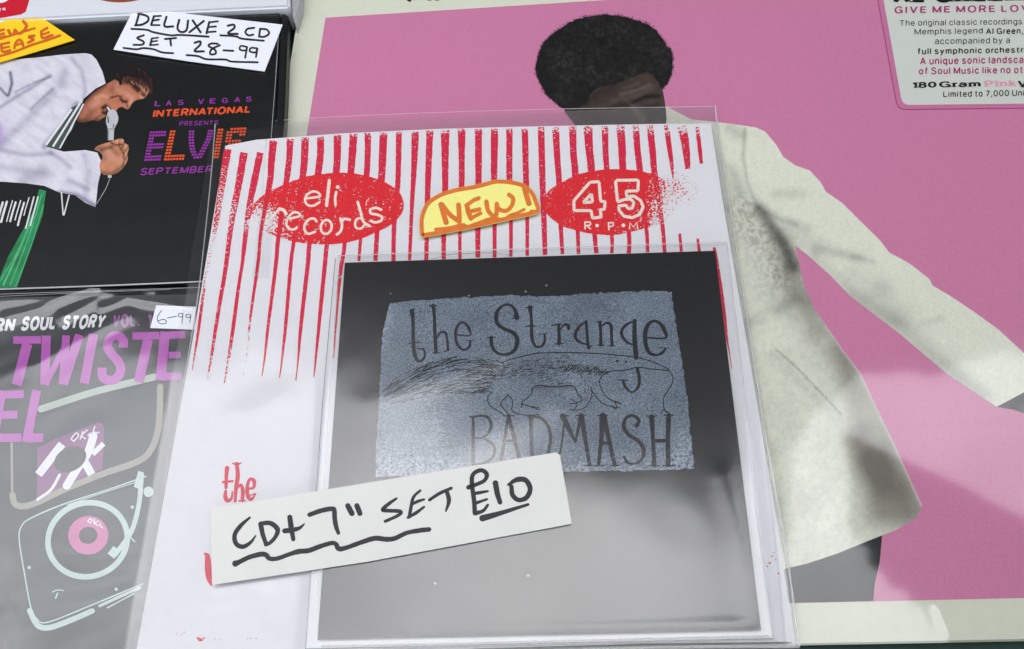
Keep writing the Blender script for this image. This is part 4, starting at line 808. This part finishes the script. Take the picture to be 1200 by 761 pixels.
for l_ in [[(6, 120, 32), (14, 180, 20), (18, 250, 22), (20, 330, 24), (45, 386, 16), (85, 386, 16), (108, 350, 18), (106, 305, 14)], [(-32, 251, 4), (15, 246, 12), (52, 248, 4)], [(-20, 124, 9), (26, 118, 9)], [(68, 305, 7), (125, 300, 5)],
           [(202, 242, 20), (206, 300, 22), (207, 365, 26)], [(155, 243, 8), (216, 234, 12)], [(178, 371, 9), (232, 368, 9)], [(214, 272, 9), (240, 240, 15), (266, 242, 24), (273, 266, 22)],
           [(397, 213, 8), (346, 250, 18), (318, 300, 22), (326, 340, 20), (365, 366, 14), (396, 372, 12)], [(392, 216, 20), (398, 300, 19), (404, 370, 22), (412, 395, 24)], [(398, 403, 8), (434, 380, 8)],
           [(486, 222, 22), (492, 300, 20), (492, 375, 24)], [(458, 222, 6), (492, 216, 10)], [(472, 380, 8), (514, 380, 8)], [(496, 252, 9), (530, 226, 15), (562, 246, 22), (566, 320, 20), (570, 378, 20)], [(552, 384, 7), (586, 384, 6)],
           [(738, 208, 6), (672, 235, 18), (636, 280, 22), (642, 322, 20), (676, 362, 16), (712, 374, 12)], [(724, 212, 28), (724, 330, 32), (734, 462, 34)], [(742, 540, 24), (756, 600, 22), (750, 662, 20), (715, 700, 12), (682, 690, 14), (656, 655, 18), (645, 622, 18)], [(612, 618, 7), (676, 618, 7)],
           [(815, 328, 12), (935, 330, 14), (926, 272, 28), (895, 226, 22), (850, 214, 18), (812, 246, 28), (796, 310, 30), (802, 380, 28), (828, 432, 24), (876, 446, 16), (916, 428, 20), (936, 402, 14)], [(892, 398, 6), (958, 397, 5)]]: hand(tt, g2, l_, 18, 5.855)
for l_ in [[(60, 202, 14), (60, 320, 18), (60, 432, 18)], [(46, 202, 8), (120, 198, 12), (146, 232, 15), (140, 270, 14), (110, 300, 10), (65, 306, 9)], [(108, 304, 8), (154, 334, 14), (164, 370, 16), (145, 408, 14), (100, 428, 11), (58, 434, 9)],
           [(230, 197, 12), (212, 310, 16), (194, 420, 20)], [(230, 197, 18), (258, 300, 20), (286, 412, 20)], [(205, 319, 11), (262, 316, 11)], [(212, 197, 6), (258, 197, 6)], [(340, 202, 22), (342, 300, 18), (345, 392, 20)], [(328, 200, 10), (386, 206, 14), (424, 250, 15), (436, 310, 16), (425, 372, 16)],
           [(494, 198, 28), (526, 262, 22), (556, 326, 10)], [(582, 198, 20), (556, 326, 10)], [(584, 198, 28), (604, 310, 20), (624, 432, 18)], [(504, 218, 9), (488, 340, 9), (480, 380, 10)], [(482, 196, 6), (520, 195, 6)], [(560, 195, 6), (602, 195, 6)], [(600, 437, 6), (640, 437, 6)],
           [(688, 198, 32), (682, 300, 22), (668, 434, 16)], [(692, 198, 30), (718, 310, 20), (746, 434, 20)], [(678, 330, 16), (724, 328, 16)], [(664, 195, 6), (712, 195, 6)], [(652, 438, 7), (692, 438, 6)], [(724, 438, 6), (768, 437, 6)],
           [(852, 244, 20), (864, 218, 16), (832, 194, 14), (800, 210, 15), (790, 250, 20), (816, 290, 18), (860, 318, 18), (886, 360, 20), (880, 404, 16), (846, 428, 12), (810, 424, 13), (792, 396, 14)],
           [(926, 202, 26), (932, 315, 18), (938, 434, 24)], [(1008, 196, 24), (1004, 315, 22), (1006, 434, 24)], [(934, 319, 18), (1006, 316, 18)], [(902, 198, 6), (948, 198, 6)], [(984, 193, 6), (1032, 193, 6)], [(914, 438, 7), (962, 438, 7)], [(984, 438, 7), (1030, 438, 7)]]: hand(tt, g3, l_, 14, 4.138)
tt.build('lettering', M['dark_line'], bpo)
an = Ink(lift(CDT, 9e-5))
for l_ in [[(475, 135), (520, 120), (600, 103), (700, 100), (800, 103), (870, 108), (950, 118), (1010, 135), (1060, 158)], [(1060, 163), (1000, 158), (950, 152), (910, 162), (865, 165), (830, 180), (818, 205), (830, 240), (850, 262), (885, 276)], [(866, 270), (893, 282)], [(872, 276), (880, 292)],
           [(1058, 158), (1075, 185), (1070, 215), (1045, 255), (1043, 290), (1052, 312)], [(1043, 300), (1034, 314)], [(1050, 306), (1062, 312)], [(788, 222), (790, 252), (770, 290), (740, 302), (712, 300)], [(790, 235), (828, 278), (870, 292), (888, 294)], [(860, 288), (876, 300)],
           [(585, 225), (600, 216), (660, 220), (725, 218), (740, 245), (757, 266), (738, 276)], [(738, 276), (716, 262)], [(738, 280), (712, 280)], [(740, 284), (726, 304)], [(583, 225), (575, 250), (545, 275), (548, 282), (575, 290), (606, 302)], [(575, 290), (604, 294)], [(545, 280), (543, 294)],
           [(438, 238), (424, 262), (434, 288), (470, 310), (482, 322)], [(495, 250), (470, 280), (488, 305), (498, 316)], [(495, 250), (512, 270), (512, 308), (560, 320), (606, 318)], [(455, 128), (480, 138)]]: an.stroke(g4(l_), 1.25, jit=.12)
an.dot(g4([(880, 130)])[0], 1.6); an.dot(g4([(911, 134)])[0], 1.3)
top = np.array([(470, 138), (400, 114), (320, 112), (225, 134), (125, 172), (45, 225)]); bot = np.array([(440, 240), (400, 246), (320, 246), (250, 252), (165, 270), (70, 284)])
for i in range(240):
    a_, t = random.random() ** 1.2 * .9, random.random()
    f_ = lambda A, x: np.array([np.interp(x, np.linspace(0, 1, 6), A[:, 0]), np.interp(x, np.linspace(0, 1, 6), A[:, 1])])
    da = random.uniform(.07, .13); p0 = f_(top, a_) * (1 - t) + f_(bot, a_) * t; t2 = min(1, t + .03 + .03 * a_); p2 = f_(top, a_ + da) * (1 - t2) + f_(bot, a_ + da) * t2
    an.stroke(g4([tuple(p0), tuple((p0 + p2) / 2 + np.array([0, -3])), tuple(p2)]), random.uniform(.45, .9), n=3)
for i in range(230):
    x, y = random.uniform(440, 720), random.uniform(108, 208)
    if y < 140 - (x - 480) * .15 or (y > 195 and x < 590): continue
    dx = random.uniform(8, 18); an.stroke(g4([(x, y), (x - dx, y + random.uniform(0, 6))]), .55)
for i in range(150):
    x = random.uniform(690, 850); y = 150 + (x - 690) * .1 + random.gauss(0, 8); an.stroke(g4([(x, y), (x - random.uniform(4, 10), y + random.uniform(3, 9))]), random.uniform(.4, .8))
for i in range(60):
    x, y = random.uniform(760, 815), random.uniform(180, 260); an.stroke(g4([(x, y), (x + random.uniform(-5, 5), y + random.uniform(4, 10))]), .35)
for i in range(26): x = 590 + i * 5.4; an.stroke(g4([(x, 218), (x + 3, 225 + random.uniform(-2, 3))]), .5)
an.build('anteater_drawing', M['dark_line'], bpo)
sc_ = Ink(lift(CDT, 8e-5))
for i in range(260):
    x, y = random.choice([(random.uniform(684, 800), random.uniform(514, 549)), (random.uniform(660, 803), random.uniform(532, 550)), (random.uniform(555, 600), random.uniform(507, 545)), (random.uniform(790, 803), random.uniform(504, 550))])
    d = random.uniform(2, 6); sc_.stroke([(x, y), (x + d * .7, y - d * .6)], random.uniform(.2, .4), False)
sc_.build('scratch_marks', surf('pale_scratch_print', (170, 182, 194), .6, .2, .1), bpo)
def cd_h(u, v):
    z = .00004 + .00026 * vnoise(u, v, 105, 50) + .00004 * vnoise(u, v, 26, 51)
    for ln, w, h in [([(480, 741), (560, 738), (700, 736), (880, 731)], 8, .00016), ([(640, 560), (600, 610), (560, 650)], 22, .00016), ([(700, 560), (760, 640)], 30, .00016), ([(850, 560), (872, 640), (884, 715)], 16, .00022), ([(372, 640), (440, 620), (520, 600)], 14, .00012), ([(430, 474), (520, 442), (590, 412)], 18, .00026), ([(520, 560), (590, 500), (640, 470)], 26, .00036)]:
        z += h * soft(u, v, ln, w)
    return z
cdq = [(396, 301), (852, 285), (906, 749), (358, 762)]
film('wallet_film', cdq, lift(CDT, 2.2e-4), M['cd_film'], cdw, 240, 220, cd_h)
tube('film_edge', [(396, 300), (620, 291.5), (852, 284)], lift(CDT, 1e-4), .00016, M['seam'], cdw)
tube('film_edge', [(393, 303), (376, 500), (358, 762)], lift(CDT, -2e-4), .00013, M['edge_dark'], cdw)
tube('film_edge', [(398, 303), (384, 500), (372, 700)], lift(CDT, 1e-4), .0001, M['seam'], cdw)
tube('film_edge', [(852, 285), (880, 520), (906, 749)], lift(CDT, 1e-4), .00013, M['seam'], cdw)
tube('film_edge', [(358, 761), (620, 754.5), (906, 748.5)], lift(CDT, -1e-4), .00016, M['edge_dark'], cdw)
tube('film_edge', [(376, 757), (620, 751.5), (900, 745)], lift(CDT, 1e-4), .00018, M['seam'], cdw)
tube('thumb_notch', [(505, 304), (525, 299), (550, 297), (575, 297), (600, 299)], lift(CDT, 2e-4), .0001, M['edge_dark'], cdw)

# ------------------------------------------------------------------ outer clear sleeve round both
ps = empty('plastic_sleeve', (.0, .04, .0072), 'clear plastic sleeve around the striped record sleeve, its open flap over the pink album', 'plastic sleeve')
def ps_h(u, v):
    qx = [np.array(q, float) for q in cdq]
    d = np.minimum.reduce([( (b_[0] - a_[0]) * (v - a_[1]) - (b_[1] - a_[1]) * (u - a_[0])) / np.linalg.norm(b_ - a_) for a_, b_ in zip(qx, qx[1:] + qx[:1])])
    z = .00135 * sstep(d, -16, 4)
    z += .0003 * vnoise(u, v, 75, 60) + .00035 * soft(u, v, [(160, 745), (240, 700), (300, 690)], 16) + .0003 * soft(u, v, [(180, 720), (260, 715), (340, 700)], 14) + .0002 * soft(u, v, [(215, 560), (260, 500), (330, 470)], 22)
    z -= .0022 * sstep(v - (.00012 * (u - 640) ** 2 + 149), -2, -26)  # the empty flap sinks onto what lies under it
    return z
psq = [(251, 143), (839, 121), (938, 757), (140, 792)]
film('front_film', psq, lift(SP, 4.5e-4), M['sleeve_film'], ps, 260, 240, ps_h)
film('back_film', [(253, 146), (838, 124), (936, 758), (142, 793)], lift(SB, -1.3e-3), M['back_film'], ps, 40, 40, None)
def ps_e(u, v): return -.0012 * np.ones_like(u)
tube('side_seam', [(251, 143), (246, 205), (237, 290), (228, 362), (205, 500), (185, 640), (152, 790)], lift(SP, 4e-4), .00022, M['seam'], ps, ps_e)
tube('side_seam', [(839, 121), (842, 148), (870, 330), (900, 520), (922, 640), (938, 757)], lift(SP, 4e-4), .00026, M['seam'], ps, ps_e)
tube('side_seam', [(836, 150), (866, 330), (896, 520), (931, 752)], lift(SP, 4e-4), .00014, M['seam'], ps, ps_e)
tube('flap_edge', [(251, 143), (400, 133), (600, 125.5), (839, 121)], lift(SP, 4e-4), .0001, M['seam'], ps, lambda u, v: -.0017 * np.ones_like(u))
tube('bottom_fold', [(150, 788), (560, 765), (800, 758), (938, 757)], lift(SP, 0), .0005, M['seam'], ps, ps_e)

# ------------------------------------------------------------------ hand written labels
def hand_label(name, poly, pl, th, m, strokes, inkm, label, cat, part='card'):
    c0 = P([np.mean(np.asarray(poly, float)[:, :2], 0)], lift(pl, -th))[0]
    e_ = empty(name, tuple(c0), label, cat)
    slab(part, poly, pl, th, m, e_)
    k = Ink(lift(pl, 4e-5))
    for c_, s_, lst in strokes:
        for l_, w in lst: hand(k, c_, l_, w, s_, jit=.025, n=7)
    k.build('handwriting', inkm, e_); return e_
g5 = C(430, 520, 4.476)
PLb = lift(SP, 2.35e-3)
lx = P([(460, 610)], PLb)[0]
PL_ = (PLb[0] + .012 * lx[1] - .003 * lx[0], PLb[1] + .003, -.012)
hand_label('price_label', [(246.5, 597), (251, 595.5), (430, 566), (651, 530.5), (656, 533), (662, 566), (670, 614), (430, 658.5), (248.5, 685.5)], PL_, 3.2e-4, M['label'],
 [(cT, 5.073, [([(268, 338, 12), (215, 385, 24), (178, 440, 27), (185, 492, 28), (225, 512, 27), (270, 488, 20), (303, 446, 8)], 24), ([(332, 378, 30), (345, 440, 27), (364, 495, 26)], 28), ([(332, 374, 24), (390, 372, 28), (432, 408, 30), (420, 452, 24), (388, 488, 22), (362, 500, 22)], 26), ([(505, 336, 30), (514, 400, 32), (526, 468, 24)], 30), ([(474, 418, 30), (520, 412, 30), (560, 402, 22), (592, 376, 8)], 24),
     ([(622, 322, 26), (690, 298, 28), (758, 286, 28), (770, 300, 28), (772, 340, 28), (780, 390, 28), (794, 430, 22)], 28), ([(850, 268), (874, 314)], 33), ([(904, 268), (922, 314)], 31),
     ([(182, 612, 38), (210, 600, 28), (265, 574, 28), (335, 556, 30), (365, 562, 30), (385, 582, 28), (430, 582, 26), (505, 556, 26), (560, 540, 30), (620, 534, 30), (690, 508, 28), (755, 490, 26), (780, 498, 28), (796, 524, 30), (840, 518, 27), (930, 486, 28), (1010, 462, 30), (1080, 468, 30), (1130, 462, 28), (1200, 430, 26), (1280, 415, 28), (1333, 409, 27)], 28)]),
  (g5, 4.476, [([(155, 288, 12), (120, 312, 18), (82, 346, 20), (110, 352, 20), (175, 356, 20), (165, 376, 18), (96, 408, 16)], 18), ([(280, 246, 12), (245, 280, 16), (232, 330, 18), (222, 385, 18)], 18), ([(236, 318, 16), (270, 302, 16), (300, 293, 12)], 16), ([(216, 388, 16), (260, 362, 18), (300, 332, 12)], 18), ([(328, 296, 16), (380, 262, 18), (442, 234, 16)], 18), ([(418, 248, 22), (430, 300, 22), (414, 354, 10)], 20),
     ([(566, 366, 24), (562, 300, 24), (550, 200, 24), (560, 158, 22), (600, 140, 22), (628, 160, 24), (618, 192, 20), (580, 212, 20), (532, 230, 24)], 24), ([(566, 262, 20), (634, 250, 12)], 18), ([(572, 312, 18), (630, 292, 12)], 18), ([(570, 366, 22), (610, 352, 18), (634, 322, 14)], 20), ([(674, 208, 30), (684, 262, 28), (698, 308, 24)], 28), ([(742, 216, 14), (785, 190, 26), (832, 192, 28), (856, 236, 26), (838, 282, 26), (796, 296, 24), (764, 270, 26), (758, 226, 22)], 24), ([(606, 392, 34), (690, 368, 26), (845, 320, 14)], 24)])],
 M['marker'], 'long cream card label with thick black handwriting reading CD + 7" set £10', 'label')
g7 = C(480, 190, 6.918)
newp = smooth_line(g7([(88, 600), (80, 480), (100, 392), (140, 322), (200, 277), (280, 238), (400, 207), (520, 187), (620, 162), (700, 142), (800, 146), (900, 166), (960, 196), (1010, 250), (1040, 320), (1058, 372), (1050, 405), (1000, 430), (850, 462), (700, 497), (500, 540), (300, 577), (180, 600), (115, 609)]), 3, True)
NL = lift(SP, 1.75e-3)
nl = hand_label('paper_label', newp, NL, 2.2e-4, M['pale_yellow'],
 [(g7, 6.918, [([(255, 345), (275, 420), (296, 490)], 42), ([(262, 345), (330, 430), (402, 482)], 38), ([(396, 348), (402, 420), (402, 484)], 40), ([(464, 352), (478, 410), (497, 458)], 40), ([(470, 346), (520, 310), (560, 294)], 32), ([(484, 405), (565, 384)], 34), ([(497, 456), (575, 416)], 30), ([(622, 322), (636, 392), (680, 440), (704, 420), (706, 340)], 36), ([(706, 350), (730, 385), (785, 396), (830, 350), (838, 295), (806, 266)], 34), ([(928, 195), (948, 270), (968, 336)], 44), ([(985, 400), (1004, 400)], 26),
     ([(210, 546), (330, 532), (430, 508), (470, 522), (560, 492), (630, 466), (700, 456), (760, 466), (815, 432), (870, 414), (928, 386)], 24), ([(420, 530), (560, 504), (700, 470)], 18)])],
 M['orange_pen'], 'pale yellow paper label with orange handwriting and border stuck over the red stripes', 'label', 'paper')
k = Ink(lift(NL, 2.5e-5)); inner = np.asarray(newp); cen = inner.mean(0); d_ = np.roll(inner, -1, 0) - np.roll(inner, 1, 0); d_ /= np.linalg.norm(d_, axis=1)[:, None]; nrm = np.stack([-d_[:, 1], d_[:, 0]], 1)
k.stroke([tuple(q) for q in inner + nrm * 2.5], 4.8, False, True); k.build('pen_border', M['orange_pen'], nl)
g8 = C(120, 0, 5)
DL0 = lift(EL, 1.9e-3); dx_ = P([(232, 46)], DL0)[0]
DLP = (DL0[0] - .030 * dx_[1], 0, .030)     # far edge lies on the white cover, near edge on the box
hand_label('price_label', g8([(188, 44), (620, 96), (1055, 145), (1000, 290), (950, 418), (500, 358), (65, 290), (125, 170)]), DLP, 3e-4, M['label_white'],
 [(g8, 5, [([(215, 82), (195, 150)], 13), ([(210, 80), (262, 96), (268, 122), (235, 144), (192, 150)], 13), ([(302, 96), (286, 146)], 13), ([(302, 96), (342, 94)], 11), ([(294, 122), (332, 116)], 11), ([(286, 148), (335, 148)], 11), ([(375, 100), (364, 154), (414, 156)], 13), ([(450, 118), (440, 166), (460, 188), (492, 178), (502, 122)], 13), ([(530, 122), (575, 190)], 13), ([(594, 124), (510, 190)], 13), ([(626, 130), (610, 196)], 13), ([(626, 132), (676, 126)], 11), ([(618, 160), (665, 156)], 11), ([(610, 190), (664, 186)], 11),
     ([(735, 152), (768, 146), (772, 166), (736, 196), (792, 200)], 13), ([(890, 164), (852, 170), (838, 190), (855, 208), (884, 204)], 12), ([(924, 170), (918, 216)], 12), ([(924, 170), (962, 174), (976, 198), (950, 216), (918, 216)], 12), ([(170, 170), (260, 176), (300, 190), (400, 208), (460, 206), (622, 216)], 12), ([(692, 208), (780, 214), (820, 228), (946, 240)], 12),
     ([(242, 208), (204, 224), (240, 244), (234, 262), (182, 264)], 12), ([(290, 226), (280, 266)], 12), ([(290, 226), (326, 222)], 10), ([(284, 246), (320, 240)], 10), ([(280, 266), (326, 262)], 10), ([(366, 230), (432, 224)], 12), ([(398, 230), (402, 268)], 12), ([(540, 252), (572, 244), (572, 264), (540, 300), (594, 302)], 13), ([(676, 258), (640, 256), (622, 270), (660, 294), (662, 316), (632, 318), (640, 290), (688, 266)], 12), ([(710, 296), (766, 299)], 12), ([(846, 276), (812, 270), (806, 292), (840, 296), (848, 274), (836, 340)], 11), ([(906, 284), (872, 282), (864, 302), (898, 308), (908, 284), (900, 334)], 11),
     ([(124, 282), (200, 290), (240, 283), (300, 290), (350, 308), (414, 313)], 12), ([(494, 324), (560, 330), (610, 348), (720, 350), (760, 362), (910, 366)], 12)])],
 M['marker'], 'white card label with black handwriting and underlines lying across the black box', 'label')
g9 = C(0, 0, 6.667)
NR0 = lift(EL, 1.9e-3); nx_ = P([(20, 40)], NR0)[0]; NRP = (NR0[0] - .030 * nx_[1], 0, .030)
hand_label('paper_label', g9([(-420, 235), (0, 178), (120, 130), (246, 84), (400, 188), (583, 312), (300, 398), (0, 486), (-330, 570)]), NRP, 3e-4, M['yellow'],
 [(g9, 6.667, [([(-60, 270), (-50, 310), (40, 285)], 22), ([(-60, 255), (30, 232)], 20), ([(-55, 290), (30, 262)], 20), ([(66, 238), (82, 268), (104, 270), (118, 236)], 24), ([(120, 240), (150, 264), (190, 236), (206, 200), (182, 168)], 24), ([(-40, 318), (120, 268), (270, 222)], 18),
     ([(8, 348), (70, 334)], 20), ([(10, 352), (20, 404), (78, 396)], 22), ([(14, 378), (70, 366)], 18), ([(112, 376), (124, 336), (150, 312), (170, 326), (180, 356)], 22), ([(118, 356), (174, 338)], 18), ([(268, 280), (226, 290), (262, 312), (220, 334)], 22), ([(322, 248), (334, 298), (408, 276)], 22), ([(322, 248), (368, 220)], 20), ([(330, 272), (382, 254)], 18), ([(-60, 455), (100, 410), (250, 352), (360, 318), (470, 278)], 20)])],
 surf('dark_orange_marker', (206, 96, 30), .6, .25, .15), 'bright yellow card label with orange handwriting at the left edge of the black box', 'label')
hand_label('price_label', c5([(915, 140), (1150, 148), (1142, 282), (880, 272)]), lift(TW, 1.35e-3), 2.5e-4, M['label_white'],
 [(c5, 5, [([(946, 170), (922, 212), (932, 244), (962, 248), (976, 236), (958, 222), (926, 232)], 5), ([(982, 214), (1034, 204)], 5), ([(1068, 188), (1048, 190), (1048, 206), (1068, 206), (1072, 188), (1066, 246)], 5), ([(1112, 192), (1092, 194), (1092, 210), (1112, 210), (1118, 194), (1112, 240)], 5)])],
 M['biro'], 'small white paper label with thin pen numbers, tucked at the clear sleeve edge', 'label')
